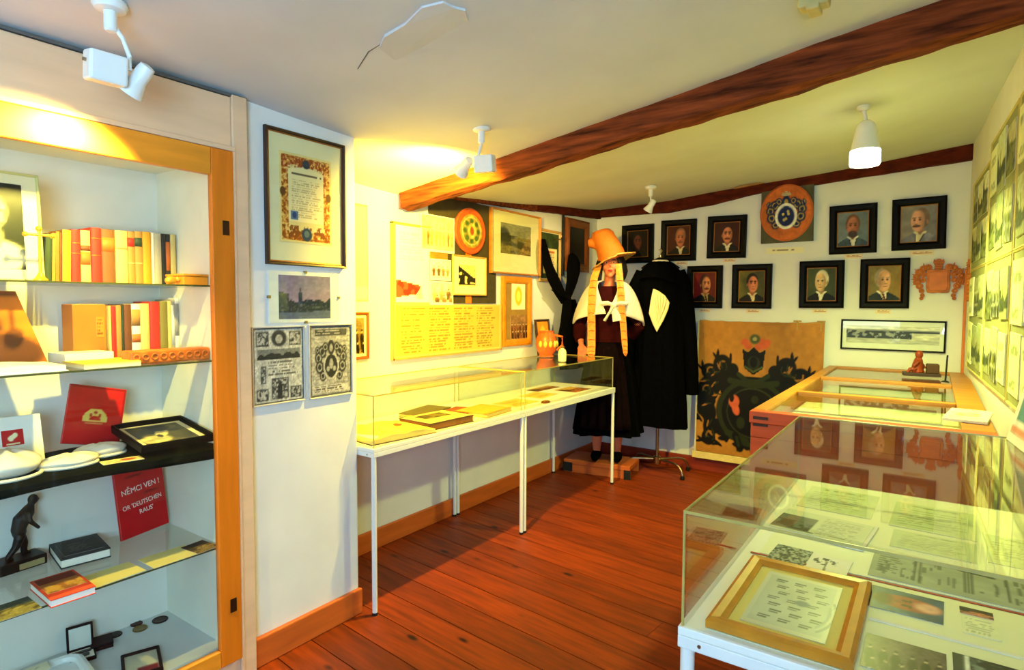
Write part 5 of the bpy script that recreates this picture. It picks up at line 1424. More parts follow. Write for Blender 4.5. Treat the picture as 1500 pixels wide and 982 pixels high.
def clipping(u, v):
    p = Paint(u, v, C3(158, 164, 142)); p.noise(6, .1, 2)
    r = random.Random(4)
    for k in range(34):
        x = .05 + .92 * r.random(); y = .15 + .7 * r.random(); h = .05 + .22 * r.random(); w_ = .006 + .008 * r.random()
        p.rect(x - w_, x + w_, y - h / 2, y + h / 2, C3(84, 88, 76), .65)
    for x in (.28, .31, .58, .60, .62, .82):
        p.rect(x - .008, x + .008, .14, .92, C3(70, 74, 64), .7)
    p.line(.55, .86, .74, .82, .03, C3(44, 48, 42))
    p.text(.04, .2, .2, .9, 9, C3(96, 100, 86), seed=4)
    return p.c
sheet('newspaper_clipping', 'long grey newspaper clipping along the red tape under the foreground glass', 'newspaper', (.058, 1.848, z1), -.02, .345, .198, clipping, 110, 50)
t = thing('album_page', 'open white album page with a dark photograph behind the clipping', 'album', (-.262, 2.04, z1), (0, 0, -.10))
MB().box(-.135, .135, -.115, .115, 0, .006).build('page', PAPER, t, bevel=.001)
print_mesh('print', .25, .205, lambda u, v: (lambda p: (p.mix((u < .42) * (v > .12) * (v < .75), C3(96, 100, 88)), p.mix((u < .42) * (v < .5) * (v > .12) * (fbm(u, v, 8, 3) > .45), C3(44, 46, 40)), p.mix((v < .12) * (v > .05) * (u < .5), C3(120, 124, 112)), p.text(.48, .96, .1, .9, 12, C3(150, 156, 134), seed=3), p.c)[4])(Paint(u, v, C3(214, 220, 190))), 48, 40, t, loc=(0, 0, .006), rot=(-H90, 0, 0))
sheet('grey_print', 'grey stippled print near the left edge behind the gold frame', 'print', (-.302, 1.768, z1), -.06, .092, .120, lambda u, v: (lambda p: (p.mix(sstep(.4, .6, fbm(u, v, 18, 2)), C3(70, 76, 68)), p.c)[1])(Paint(u, v, C3(170, 174, 156))), 30, 34)
sheet('pencil_sketch', 'white sheet with a small sketched tree beside the grey print', 'drawing', (-.205, 1.758, z1), -.05, .095, .115, lambda u, v: (lambda p: (p.mix(sstep(.52, .6, fbm(u, v, 12, 5)) * (np.hypot((u - .4) / .32, (v - .62) / .22) < 1), C3(96, 96, 80)), p.line(.45, .1, .42, .6, .03, C3(120, 118, 100)), p.c)[2])(Paint(u, v, C3(236, 232, 216))), 30, 34)
for k, (x, y, w_, h_) in enumerate(((-.25, 2.36, .22, .28), (.02, 2.33, .22, .28), (.22, 2.15, .15, .25), (.02, 2.08, .20, .16))):
    sheet('typed_sheet', ('pale green typed sheet in the far left corner of the foreground case', 'pale green typed sheet at the far middle of the foreground case', 'pale green typed sheet on the wall side of the foreground case', 'pale green typed sheet just behind the newspaper clipping')[k], 'paper', (x, y, z1), -.03, w_, h_, page((206, 216, 170), (150, 160, 116), 1, 16, True, 3 + k), 30, 34)

# leaflet stand leaning at the right wall on the glass
t = thing('leaflet_display', 'white leaflet board with blue-green picture and pink edge leaning at the right wall', 'leaflet', (.225, 2.40, 1.0625), (-.22, 0, -H90 + .12))
MB().box(-.14, .14, 0, .008, 0, .30).build('board', PAPER, t, bevel=.001)
print_mesh('print', .24, .24, lambda u, v: (lambda p: (p.rect(.12, .9, .2, .72, C3(96, 150, 156)), p.rect(0, 1, 0, .12, C3(226, 150, 120)), p.ell(.2, .85, .05, .05, C3(200, 60, 50)), p.noise(6, .1), p.c)[4])(Paint(u, v, C3(238, 236, 226))), 24, 24, t, loc=(0, 0, .15))
MB().box(-.02, .02, .008, .05, 0, .006).build('foot', PAPER, t)

# ================================================================== FAR SHOW CASE (red-orange wood)
t = thing('wooden_showcase', 'long red-orange wooden showcase with slatted glass lid by the right wall', 'showcase', (0, 0, 0))
xa, xb, ya, yb = -.665, .205, 2.84, 5.355
MB().box(xa, xb, ya, yb, .50, .90).build('body', REDW, t, bevel=.004)
MB().box(xa, xb, ya, ya + .03, .901, .965).box(xa, xb, yb - .03, yb, .901, .965).box(xa, xa + .03, ya + .03, yb - .03, .901, .965).box(xb - .03, xb, ya + .03, yb - .03, .901, .965).build('lid_side', REDW, t, bevel=.003)
MB().box(xa - .006, xb + .006, ya - .008, ya + .055, .966, 1.02).build('lid_rail', REDW, t, bevel=.004)
MB().box(xa - .006, xb + .006, yb - .05, yb + .006, .966, 1.02).build('lid_rail', CASEW, t, bevel=.004)
MB().box(xa - .006, xa + .055, ya + .056, yb - .051, .966, 1.02).build('lid_rail', CASEW, t, bevel=.004)
MB().box(xb - .10, xb + .006, ya + .056, yb - .051, .966, 1.02).build('lid_rail', CASEW, t, bevel=.004)
for y in (3.66, 4.50):
    MB().box(xa + .056, xb - .101, y - .026, y + .026, .966, 1.02).build('lid_bar', CASEW, t, bevel=.004)
for a, b in ((ya + .056, 3.633), (3.687, 4.473), (4.527, yb - .051)):
    MB().box(xa + .055, xb - .10, a, b, 1.004, 1.008).build('glass_pane', GLASS, t)
for x in (xa + .03, xb - .03):
    for y in (ya + .03, yb - .03):
        MB().box(x - .025, x + .025, y - .025, y + .025, 0, .499).build('leg', REDW, t, bevel=.003)
MB().box(xa + .012, xa + .075, ya - .012, ya - .008, .985, .998).box(xa + .012, xa + .075, ya - .012, ya - .008, .955, .966).build('hinge', DARKB, t)
MB().box(xa + .032, xb - .032, ya + .032, yb - .032, .901, .904).build('lining', mat('pale_lining', rgb(226, 224, 180), .8), t)
for k, (x, y, w_, h_, s) in enumerate(((-.42, 3.22, .30, .40, 1), (-.08, 3.22, .30, .42, 2), (-.42, 4.05, .30, .40, 3), (-.06, 4.08, .30, .44, 4), (-.40, 4.92, .28, .36, 5), (-.07, 4.90, .30, .36, 6))):
    sheet('exhibit_sheet', ('pale sheet at the near left in the wooden showcase', 'pale sheet at the near right in the wooden showcase', 'pale sheet at the left of the middle showcase section', 'pale sheet at the right of the middle showcase section', 'pale sheet at the left of the far showcase section', 'pale sheet at the right of the far showcase section')[k], 'paper', (x, y, .9045), .03, w_, h_, page((226, 230, 170), (140, 150, 96), 1, 10, True, s, (.15, .6, .3, .7) if k % 2 else None), 24, 28)
zq = 1.0215
t = thing('folded_papers', 'white open brochure lying on the near right corner of the wooden showcase', 'paper', (.135, 3.22, zq), (0, 0, -.12))
MB().box(-.075, .075, -.16, .16, 0, .012).build('sheets', PAPER, t, bevel=.002)
print_mesh('print', .14, .30, page((236, 240, 200), (170, 180, 110), 1, 8, True, 3, (.2, .8, .3, .6)), 18, 24, t, loc=(0, 0, .012), rot=(-H90, 0, 0))
t = thing('carved_figure', 'small carved wooden figure seated on a block on the wooden showcase', 'figurine', (-.045, 4.93, zq), (0, 0, .1))
MB().box(-.12, .095, -.05, .05, 0, .022).build('base', DARKB, t, bevel=.003)
mb = MB(); mb.tube([(-.03, 0, .02), (-.035, 0, .07), (-.03, 0, .115)], [.036, .034, .024], 12); mb.ball((-.028, 0, .145), (.024, .024, .030)); mb.tube([(-.03, -.03, .10), (-.06, -.045, .07), (-.05, -.045, .045)], .011, 8); mb.tube([(-.03, .03, .10), (.0, .04, .07), (.01, .03, .05)], .011, 8)
mb.tube([(-.03, -.01, .04), (-.08, -.015, .045), (-.09, -.015, .02)], .013, 8)
mb.build('figure', mat('redwood_figure', rgb(140, 52, 22), .45, var=.3), t, remesh=.005, smoothit=3)
MB().box(.015, .085, -.04, .04, .022, .085).build('block', bc('dark_block', 74, 44, 20), t, bevel=.006)
t = thing('small_flagpole', 'thin dark rod on a round foot standing on the far end of the showcase', 'stand', (.072, 4.62, zq), (0, .06, 0))
MB().lathe([(.022, 0), (.022, .004), (.008, .010)], n=16).build('foot', RUBBER, t, smooth=.6); MB().tube([(0, 0, .008), (-.004, 0, .17)], .005, 8).build('rod', RUBBER, t, smooth=.6)

# ================================================================== RIGHT WALL PHOTO PANELS
def rpanel(label, y0, y1, z0_, z1_, rows, cols, seed):
    yc = (y0 + y1) / 2
    t = thing('photo_panel', label, 'board', (rwx(yc) - .003, yc, (z0_ + z1_) / 2), (0, 0, -H90 + .045))
    w_, h_ = y1 - y0, z1_ - z0_
    MB().box(-w_ / 2, w_ / 2, -.010, .0, -h_ / 2, h_ / 2).build('board', mat('olive_board', rgb(140, 142, 96), .8, var=.1), t)
    frame_mesh(w_ + .02, h_ + .02, .011, .016).build('frame', mat('pale_moulding', rgb(190, 176, 104), .6), t)
    rg_ = random.Random(seed)
    cw, ch = (w_ - .04) / cols, (h_ - .04) / rows
    for r in range(rows):
        for c in range(cols):
            pw_, ph_ = cw * rg_.uniform(.78, .98), ch * rg_.uniform(.74, .96)
            k = rg_.randint(0, 3); base = rg_.randint(150, 225)
            pnt = (groupphoto((base, base, base - 40), (60, 66, 44), (230, 232, 196), 2, 5, seed + r * 7 + c), townscape((base, base, base - 50), (base, base + 10, base - 30), (60, 70, 44), (150, 156, 110), seed + r + c), page((226, 230, 180), (120, 130, 84), 1, 12, True, seed + c), landscape((base, base, base - 40), (110, 116, 70), (56, 62, 38), seed + r))[k]
            print_mesh('photo', pw_, ph_, pnt, 18, 18, t, loc=(-w_ / 2 + .02 + cw * (c + .5) + cw * rg_.uniform(-.02, .02), -.0105, -h_ / 2 + .02 + ch * (r + .5)), rot=(0, rg_.uniform(-.04, .04), 0), thick=.004 + .004 * rg_.random())
for (lb, y0, y1, z0_, z1_, r, c, s) in (
        ('upper photo panel on the right wall nearest the far corner', 4.20, 4.98, 1.74, 2.28, 2, 3, 11), ('lower photo panel on the right wall nearest the far corner', 4.20, 4.98, 1.10, 1.72, 2, 3, 21),
        ('upper photo panel in the middle of the right wall', 3.32, 4.16, 1.74, 2.36, 2, 3, 31), ('lower photo panel in the middle of the right wall', 3.32, 4.16, 1.10, 1.72, 2, 3, 41),
        ('upper photo panel on the right wall above the foreground case', 2.40, 3.28, 1.74, 2.36, 2, 3, 51), ('lower photo panel on the right wall above the foreground case', 2.40, 3.28, 1.10, 1.72, 2, 3, 61)):
    rpanel(lb, y0, y1, z0_, z1_, r, c, s)

# ================================================================== CEILING SPOT LAMPS
def bulb_cone(mb, a, d, prof):
    """lathe profile [(r, s)] laid along direction d from point a"""
    d = Vector(d).normalized()
    q = Vector((0, 0, 1)).rotation_difference(d).to_matrix().to_4x4()
    mb.lathe(prof, n=22, M=Matrix.Translation(a) @ q)
    return mb
def track_lamp(label, base, arm, box_c, box_rz, head_a, aim, warm, energy, size, col, scale=1.0, blend=.6, name='spot_lamp'):
    t = thing(name, label, 'lamp', base, group=None)
    B = Vector(base)
    MB().lathe([(.042, 0), (.044, -.010), (.038, -.022), (.024, -.026), (.0, -.026)], n=26).build('ceiling_plate', WHITEM, t, smooth=.6)
    MB().lathe([(.0165, -.022), (.0165, -.075), (.012, -.080), (.0, -.08)], n=18).build('stem', WHITEM, t, smooth=.6)
    MB().tube([Vector(p) - B for p in arm], .0065, 10).build('arm', WHITEM, t, smooth=True)
    if box_c:
        mb = MB(); mb.box(-.047, .047, -.030, .030, -.040, .040)
        b = mb.build('transformer_box', WHITEM, t, Vector(box_c) - B, (.15, 0, box_rz), bevel=.007)
        MB().lathe([(.005, 0), (.005, .008)], n=10).build('screw', CHROME, b, (-.047, 0, .01), (0, -H90, 0))
    hd = Vector(aim).normalized()
    h = Vector(head_a) - B
    mb = bulb_cone(MB(), h, hd, [(.008, -.052), (.020, -.048), (.023, -.030), (.023, .0), (.026, .010), (.036, .040), (.037, .046), (.034, .046), (.022, .012), (.0, .010)])
    mb.build('lamp_head', WHITEM, t, smooth=.6)
    m = emit_mat('halogen_bulb', col + (1,), warm)
    bulb_cone(MB(), h, hd, [(.0, .014), (.030, .040), (.0, .0405)]).build('bulb', m, t, smooth=.6)
    p = Vector(head_a) + hd * .062
    l = lamp('SPOT', 'spot_light', tuple(p), tuple(p + hd), energy, col, size=size, blend=blend, radius=.02)
    return t
# 1: before the cabinet
track_lamp('white spot lamp with square transformer box before the pine cabinet', (-1.90, .76, 2.330), [(-1.90, .775, 2.262), (-1.885, .785, 2.235), (-1.885, .800, 2.19), (-1.89, .800, 2.155)], (-1.90, .745, 2.145), H90 - .05, (-1.905, .830, 2.140), (-.60, -.36, -.85), 22, 150, 1.9, (1.0, .78, .15), blend=.6)
# 2: before the big beam, throwing its light on the left wall
track_lamp('white spot lamp with transformer box under the left end of the big beam', (-1.773, 2.27, 2.332), [(-1.773, 2.27, 2.255), (-1.785, 2.27, 2.22), (-1.80, 2.27, 2.17)], (-1.752, 2.27, 2.155), .25, (-1.868, 2.265, 2.158), (-.85, .30, -.50), 26, 245, 2.85, (1.0, .70, .06), blend=.6)
# 3: small one by the costumes
track_lamp('small white spot lamp near the far wall above the hat', (-1.812, 4.43, 2.405), [(-1.812, 4.43, 2.33), (-1.81, 4.43, 2.30), (-1.805, 4.43, 2.275)], None, 0, (-1.81, 4.43, 2.255), (-.55, .05, -.8), 20, 34, 2.2, (1.0, .80, .36), blend=.8)
# 4: white bell-shaped lamp over the wooden showcase
t = thing('bell_lamp', 'white bell-shaped ceiling lamp glowing at its lower rim over the wooden showcase', 'lamp', (-.34, 3.70, 2.548))
MB().lathe([(.030, 0), (.030, -.014), (.018, -.026), (.0, -.026)], n=22).build('ceiling_plate', WHITEM, t, smooth=.6)
MB().tube([(0, 0, -.02), (.01, 0, -.06), (.012, 0, -.085)], .010, 12).build('stem', WHITEM, t, smooth=True)
MB().lathe([(.0, -.078), (.022, -.080), (.040, -.096), (.050, -.125), (.066, -.215), (.071, -.235), (.068, -.235), (.062, -.215), (.046, -.13), (.0, -.10)], (.014, 0, 0), n=30).build('shade', WHITEM, t, smooth=.7)
MB().lathe([(.0, -.20), (.060, -.205), (.072, -.237), (.0735, -.300), (.068, -.312), (.0, -.316)], (.014, 0, 0), n=30).build('diffuser', emit_mat('glowing_diffuser', (1.0, .97, .55, 1), 9.0), t, smooth=.7)
lamp('SPOT', 'spot_light', (-.326, 3.70, 2.215), (-.326, 3.70, 1.0), 230, (.90, 1.0, .26), size=2.75, blend=.7, radius=.07)

# ================================================================== COSTUME FIGURE
T = thing('mannequin', 'costumed mannequin with tall straw hat, white shawl and orange ribbons on a plinth', 'mannequin', (-2.335, 4.80, 0), (0, 0, .40))
mb = MB()
hc = (.015, -.01, 1.845)
mb.ball(hc, (.074, .092, .112), 20, 14)
mb.ball((.015, -.035, 1.785), (.055, .058, .055), 16, 10)                      # jaw
mb.ball((.015, -.075, 1.745), (.024, .022, .020))                              # chin
mb.tube([(.015, -.098, 1.865), (.015, -.118, 1.828), (.015, -.108, 1.818)], [.008, .013, .011], 10)   # nose
mb.ball((.015, -.094, 1.787), (.023, .014, .010))                              # mouth mass
for sx in (-1, 1):
    mb.ball((.015 + sx * .036, -.078, 1.815), (.024, .020, .024))               # cheeks
    mb.ball((.015 + sx * .075, .0, 1.83), (.010, .020, .030))                   # ears
mb.tube([(.010, .005, 1.76), (.004, .012, 1.70), (0, .015, 1.62)], [.048, .046, .060], 14)
mb.tube([(0, .01, 1.64), (0, .01, 1.52), (0, .005, 1.38), (0, .005, 1.22), (0, .01, 1.08), (0, .01, .96)], [.10, .135, .125, .105, .135, .12], 18, (1.0, .72))
mb.tube([(-.06, .01, 1.61), (-.165, .015, 1.585), (-.215, .03, 1.46), (-.245, .035, 1.32)], [.06, .056, .046, .039], 12)
mb.tube([(-.245, .035, 1.32), (-.242, -.03, 1.23), (-.225, -.085, 1.145)], [.039, .034, .023], 12)
mb.tube([(.06, .01, 1.61), (.155, .014, 1.585), (.208, .028, 1.50), (.245, .034, 1.38), (.252, .045, 1.31)], [.052, .048, .044, .038, .036], 12)
mb.tube([(.252, .045, 1.31), (.205, .108, 1.23), (.140, .166, 1.162)], [.036, .033, .023], 12)
nb = len(mb.v)
for sx in (-1, 1):
    x = sx * .22
    n0 = len(mb.v)
    mb.tube([(x, -.085, 1.148), (x + .004 * sx, -.098, 1.115), (x, -.108, 1.085)], [.023, .036, .034], 12, (1.0, .50))
    for k, (dx, ln) in enumerate(((-.027, .066), (-.009, .078), (.010, .074), (.027, .058))):
        mb.tube([(x + dx, -.108, 1.092), (x + dx * 1.12, -.114, 1.092 - ln * .55), (x + dx * 1.15, -.108, 1.092 - ln * .85), (x + dx * 1.15, -.098, 1.092 - ln * 1.1)], [.0088, .0085, .008, .0065], 8)
    mb.tube([(x - sx * .028, -.096, 1.128), (x - sx * .047, -.112, 1.105), (x - sx * .050, -.124, 1.080), (x - sx * .044, -.128, 1.062)], [.011, .010, .009, .007], 8)
    if sx > 0:                                     # the other hand rests behind the back
        mb.v[n0:] = [(px_ - .095, -py_ + .075, pz_ + .010) for px_, py_, pz_ in mb.v[n0:]]
for sx in (-1, 1):
    mb.tube([(sx * .085, .01, 1.02), (sx * .09, .0, .80), (sx * .088, .005, .56), (sx * .088, .012, .36), (sx * .088, .02, .19)], [.095, .078, .052, .052, .033], 14)
    mb.tube([(sx * .088, .025, .175), (sx * .092, -.05, .158), (sx * .096, -.11, .150)], [.036, .034, .024], 12, (1, .7))
mb.build('body', SKIN, T, remesh=.0055, smoothit=5)
for sx in (-1, 1):
    e = MB().ball((.015 + sx * .030, -.0855, 1.856), (.0135, .0075, .0075), 12, 8).build('eye', mat('painted_eye', rgb(226, 214, 196), .3, var=0), T, smooth=True)
    MB().ball((.015 + sx * .030, -.0925, 1.856), (.006, .003, .0062), 10, 6).build('iris', mat('dark_iris', rgb(30, 18, 12), .3, var=0), e, smooth=True)
    MB().tube([(.015 + sx * .014, -.097, 1.874), (.015 + sx * .032, -.093, 1.881), (.015 + sx * .05, -.078, 1.874)], [.0028, .0034, .002], 6).build('eyebrow', HAIR, T, smooth=True)
MB().ball((.015, -.1045, 1.791), (.020, .006, .0046)).ball((.015, -.1035, 1.783), (.017, .006, .005)).build('lips', mat('red_lips', rgb(170, 40, 34), .4, var=0), T, smooth=True)
# hair falling beside the face
mb = MB()
mb.ball((.015, .035, 1.870), (.094, .085, .098), 18, 12)
for sx in (-1, 1):
    for k in range(5):
        x = .015 + sx * (.070 + .012 * k * .6); y = -.045 + .024 * k
        ln = (.26 if sx < 0 else .19) - .015 * k
        mb.tube([(x - sx * .014, y, 1.925), (x + sx * .012, y - .006, 1.85), (x + sx * .026, y, 1.85 - ln * .5), (x + sx * .020, y + .008, 1.85 - ln)], [.020, .024, .024, .010], 8)
mb.build('hair', HAIR, T, remesh=.007, smoothit=3)
# hat
hat = bpy.data.objects.new('hat', None); COL.objects.link(hat); hat.parent = T
tl = Matrix.Translation((.030, .0, 1.905)) @ Matrix.Rotation(-.33, 4, 'Y') @ Matrix.Rotation(-.10, 4, 'X')
mb = MB()
def brim(u, v):
    a = 2 * PI * u
    r = .108 + .088 * v
    return tl @ Vector((r * 1.02 * math.cos(a), r * .98 * math.sin(a), -.012 - .030 * v * (1 if math.cos(a) < .2 else .5) + .008 * math.sin(3 * a)))
mb.grid(brim, 48, 8, wrap=True)
mb.build('brim', BROCADE, hat, smooth=True, solid=.012)
mb = MB()
mb.tube([tl @ Vector((.104 * math.cos(2 * PI * i / 32), .104 * math.sin(2 * PI * i / 32), -.004)) for i in range(33)], .012, 8)
mb.build('hat_band', BROCADE, hat, smooth=True)
mb = MB()
axis = [(.028, 0, 1.885), (.012, 0, 1.94), (-.012, .0, 2.0), (-.045, .005, 2.06), (-.075, .005, 2.115), (-.082, .005, 2.14)]
rad = [.122, .118, .108, .100, .088, .070]
mb.tube(axis, rad, 24)
mb.tube([(-.09, .01, 2.03), (-.145, .01, 2.035), (-.185, .01, 2.03)], [.060, .050, .034], 14, (1, 1))
mb.ball((-.03, .0, 2.12), (.07, .06, .03))
mb.build('crown', STRAW, hat, remesh=.008, smoothit=3)
# dress
mb = MB()
def bod(u, v):
    a = 2 * PI * u; z = 1.655 - .53 * v
    rx = np.interp(v, [0, .12, .35, .7, 1], [.075, .165, .175, .135, .150]); ry = np.interp(v, [0, .12, .35, .7, 1], [.07, .105, .130, .105, .120])
    return (rx * math.cos(a), .008 + ry * math.sin(a) - (.012 if math.sin(a) < 0 and v > .2 and v < .6 else 0), z)
mb.grid(bod, 36, 16, wrap=True)
mb.build('bodice', MAROON, T, smooth=True)
for sx in (-1, 1):
    MB().tube([(sx * .15, .014, 1.60), (sx * .205, .03, 1.50), (sx * .245, .035, 1.38), (sx * .255, .02, 1.29), (-.245, -.03, 1.22), (-.236, -.060, 1.180)] if sx < 0 else [(.15, .014, 1.60), (.208, .028, 1.50), (.245, .034, 1.38), (.252, .045, 1.31), (.205, .108, 1.23), (.155, .152, 1.178)], [.058, .064, .066, .064, .055, .044], 16).build('sleeve', MAROON, T, smooth=.9)
mb = MB()
def skirt(u, v):
    a = 2 * PI * u; z = 1.17 - .80 * v
    r = .150 + .145 * v ** .7
    f = 1 + (.07 * v ** .5) * math.sin(13 * a) + .03 * v * math.sin(5 * a + 1)
    return (r * f * math.cos(a), .01 + r * .88 * f * math.sin(a), z + .012 * v * math.sin(3 * a))
mb.grid(skirt, 96, 18, wrap=True)
mb.build('skirt', BLACKC, T, smooth=True)
mb = MB()
def apron(u, v):
    a = -H90 + (u - .5) * 1.5; z = 1.165 - .72 * v
    r = (.162 + .155 * v ** .7) * (1 + .05 * math.sin(11 * u * PI) * v)
    return (r * math.cos(a), .0 + r * .90 * math.sin(a) - .012, z)
mb.grid(apron, 40, 14)
mb.build('apron', mat('dark_maroon_apron', rgb(12, 3, 5), .9, var=.3, scale=24, spec=.05), T, smooth=True, solid=.004)
# shawl
mb = MB()
def shawl(u, v):
    g = .62 * (1 - v) ** 1.2 + .03
    a = -H90 + g + (2 * PI - 2 * g) * u
    fr = max(0, -math.sin(a))
    rx = .088 + .225 * v ** .55; ry = .085 + .115 * v ** .6
    z = 1.700 - .37 * v ** 1.25 + .09 * v * fr - .02 * v * abs(math.cos(a))
    k = 1 + .025 * math.sin(9 * a + 5 * v)
    return (rx * k * math.cos(a), .012 + ry * k * math.sin(a) - .03 * v * fr, z)
mb.grid(shawl, 60, 14)
mb.build('shawl', WHITEC, T, smooth=True, solid=.012)
bow = MB()
bow.ball((.055, -.185, 1.490), (.024, .022, .026)); 
for sx in (-1, 1):
    bow.tube([(.055, -.185, 1.490), (.055 + sx * .040, -.190, 1.505), (.055 + sx * .080, -.178, 1.500), (.055 + sx * .092, -.172, 1.494)], [.012, .028, .032, .012], 12, (1, .6))
    bow.tube([(.055, -.187, 1.485), (.055 + sx * .022 - .01, -.196, 1.43), (.055 + sx * .042 - .018, -.196, 1.375)], [.014, .024, .030], 10, (1, .35))
bow.v = [(.055 + (x - .055) * 1.25, -.185 + (y + .185) * 1.3 - .012, 1.49 + (z - 1.49) * 1.15) for x, y, z in bow.v]
bow.build('bow', WHITEC, T, smooth=True)
for lab, pts in (('l', [(-.085, -.075, 1.835, .055), (-.118, -.13, 1.72, .062), (-.128, -.185, 1.60, .066), (-.132, -.205, 1.45, .066), (-.130, -.195, 1.30, .066), (-.128, -.205, 1.15, .066), (-.128, -.215, 1.075, .064), (-.128, -.216, 1.045, .030)]),
                 ('r', [(.085, -.075, 1.845, .050), (.098, -.13, 1.72, .058), (.112, -.185, 1.60, .058), (.122, -.205, 1.45, .056), (.138, -.20, 1.30, .052), (.150, -.21, 1.16, .046), (.156, -.22, 1.09, .034), (.158, -.221, 1.065, .010)])):
    vs, fs = [], []
    for (x, y, z, wd) in pts:
        vs += [(x - wd / 2, y, z), (x, y - .004, z), (x + wd / 2, y, z)]
    for i in range(len(pts) - 1):
        for k in range(2):
            fs.append((i * 3 + k, i * 3 + k + 1, i * 3 + k + 4, i * 3 + k + 3))
    rb = MB().add(vs, fs).build('ribbon', RIBBON, T, solid=.005)
    mb = MB()
    for i in range(1, len(pts) - 1):
        for q in (.2, .7):
            a, b = pts[i], pts[min(i + 1, len(pts) - 1)]
            x, y, z, wd = [a[k] + (b[k] - a[k]) * q for k in range(4)]
            mb.tube([(x - wd * .4, y - .005, z), (x, y - .010, z + .006), (x + wd * .4, y - .005, z)], .0035, 6)
    mb.build('embroidery', mat('red_gold_thread', rgb(206, 96, 26), .6), rb, smooth=True)
for sx in (-1, 1):
    MB().tube([(sx * .088, .055, .158), (sx * .090, .0, .170), (sx * .094, -.06, .160), (sx * .097, -.125, .150)], [.034, .046, .043, .026], 14, (1, .72)).build('shoe', BLACKC, T, smooth=True)
pl = thing('plinth', 'low reddish wooden plinth with dark blocks under the costumed mannequin', 'plinth', (-2.40, 4.84, 0), (0, 0, .16))
MB().box(-.30, .30, -.17, .16, .075, .115).build('top_board', SKIRT, pl, bevel=.004)
MB().box(-.30, .30, -.165, -.13, .0, .0745).box(-.30, .30, .12, .15, .0, .0745).build('side_board', SKIRT, pl, bevel=.004)
MB().box(-.305, -.22, -.178, -.166, .012, .09).build('corner_block', RUBBER, pl); MB().box(.25, .305, -.178, -.166, .0, .08).build('corner_block', RUBBER, pl)

# ================================================================== BLACK ROBE ON A STAND
T = thing('robe_stand', 'steel costume stand on curved wheeled feet under the black robe', 'stand', (-1.985, 5.10, 0), (0, 0, .36))
MB().tube([(0, 0, .085), (0, 0, 1.93)], .014, 14).build('pole', CHROME, T, smooth=.6)
MB().lathe([(.03, .075), (.034, .085), (.034, .14), (.02, .15)], n=18).build('hub', CHROME, T, smooth=.6)
for a in (PI * 1.02, -.75, .40, PI * .74):
    c, s = math.cos(a), math.sin(a)
    lg = MB().tube([(.02 * c, .02 * s, .118), (.20 * c, .20 * s, .118), (.255 * c, .255 * s, .105), (.285 * c, .285 * s, .07), (.295 * c, .295 * s, .035)], .011, 12).build('leg', CHROME, T, smooth=True)
    MB().lathe([(.016, 0), (.018, .006), (.018, .03), (.012, .036)], (.295 * c, .295 * s, 0), n=14).build('caster', RUBBER, lg, smooth=.6)
T = thing('black_robe', 'long black robe with white front hanging on a hanger from the stand', 'robe', (-1.985, 5.10, 0), (0, 0, .36))
mb = MB(); mb.tube([(-.16, 0, 1.812), (-.10, 0, 1.85), (-.035, 0, 1.885), (0, 0, 1.90), (.035, 0, 1.885), (.10, 0, 1.85), (.16, 0, 1.812)], [.012, .016, .018, .018, .018, .016, .012], 10)
hg = mb.build('hanger', BLACKF, T, smooth=True)
MB().tube([(0, 0, 1.90), (0, -.0, 1.945), (.012, 0, 1.968), (.0, 0, 1.985), (-.016, 0, 1.975)], .004, 8).build('hook', CHROME, hg, smooth=True)
mb = MB()
ZS = [1.865, 1.845, 1.80, 1.74, 1.60, 1.40, 1.10, .80, .55, .425]
RX = [.060, .105, .165, .195, .205, .205, .212, .228, .245, .252]
RY = [.050, .070, .085, .098, .115, .118, .125, .135, .145, .150]
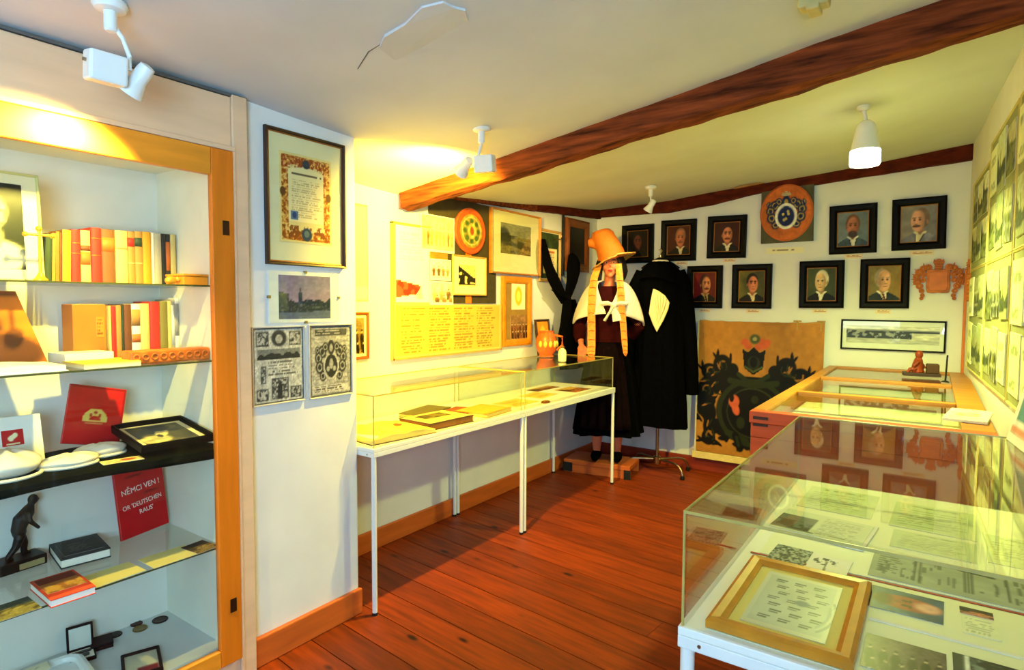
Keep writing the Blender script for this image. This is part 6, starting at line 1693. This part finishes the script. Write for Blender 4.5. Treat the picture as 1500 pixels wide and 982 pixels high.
def robe(u, v):
    a = 2 * PI * u; q = v * 9; z = float(np.interp(q, range(10), ZS))
    rx, ry = float(np.interp(q, range(10), RX)), float(np.interp(q, range(10), RY))
    f = 1 + .05 * min(1, v * 1.6) * math.sin(11 * a) + .025 * v * math.sin(17 * a + 2)
    return (rx * f * math.cos(a), ry * f * math.sin(a), z + (.02 * math.cos(a) * -1 * v if v > .9 else 0))
mb.grid(robe, 96, 36, wrap=True)
mb.build('gown', BLACKC, T, smooth=True)
for sx in (-1, 1):
    mb = MB(); mb.tube([(sx * .155, 0, 1.785), (sx * .205, -.005, 1.66), (sx * .235, -.01, 1.45), (sx * .262, -.015, 1.18), (sx * .282, -.02, .90), (sx * .290, -.02, .725)], [.055, .066, .062, .060, .058, .052], 16, (1, 1.2))
    mb.build('sleeve', BLACKC, T, smooth=.8)
    MB().tube([(sx * .289, -.02, .755), (sx * .2905, -.02, .715)], [.057, .056], 16, (1, 1.2)).build('cuff', BLACKC, T, smooth=.6)
mb = MB()
def tippet(u, v):
    a = 2 * PI * u
    fr = max(0, -math.sin(a))
    rx = .066 + .150 * v ** .7; ry = .056 + .078 * v ** .7
    zl = .20 + .05 * math.cos(a * 1) * fr - .05 * fr * fr
    k = 1 + .02 * math.sin(10 * a)
    return (rx * k * math.cos(a), ry * k * math.sin(a), 1.872 - zl * v ** 1.3)
mb.grid(tippet, 64, 10, wrap=True)
mb.build('cape_collar', BLACKC, T, smooth=True, solid=.008)
mb = MB()
poly = [(-.055, 1.635), (-.01, 1.615), (.045, 1.575), (.085, 1.515), (.075, 1.46), (.04, 1.37), (-.018, 1.258), (-.055, 1.33), (-.088, 1.42), (-.075, 1.53)]
mb.prism(poly, -.152, -.128)
fr = mb.build('white_front', IVORYC, T, bevel=.008)
mb = MB()
for k, x in enumerate((-.045, -.02, .005, .03, .055)):
    mb.tube([(x, -.153, 1.60 - abs(x) * .9), (x * .7 - .003, -.156, 1.47), (x * .3 - .012, -.152, 1.33 + abs(x) * .8)], [.006, .009, .004], 8)
mb.build('pleat', IVORYC, fr, smooth=True)
mb = MB(); mb.tube([(.062 * math.cos(a), .050 * math.sin(a), 1.868) for a in [PI + PI * i / 12 for i in range(13)]], [.012] * 13, 8, (1, 1.6))
mb.build('white_collar', WHITEC, T, smooth=True)
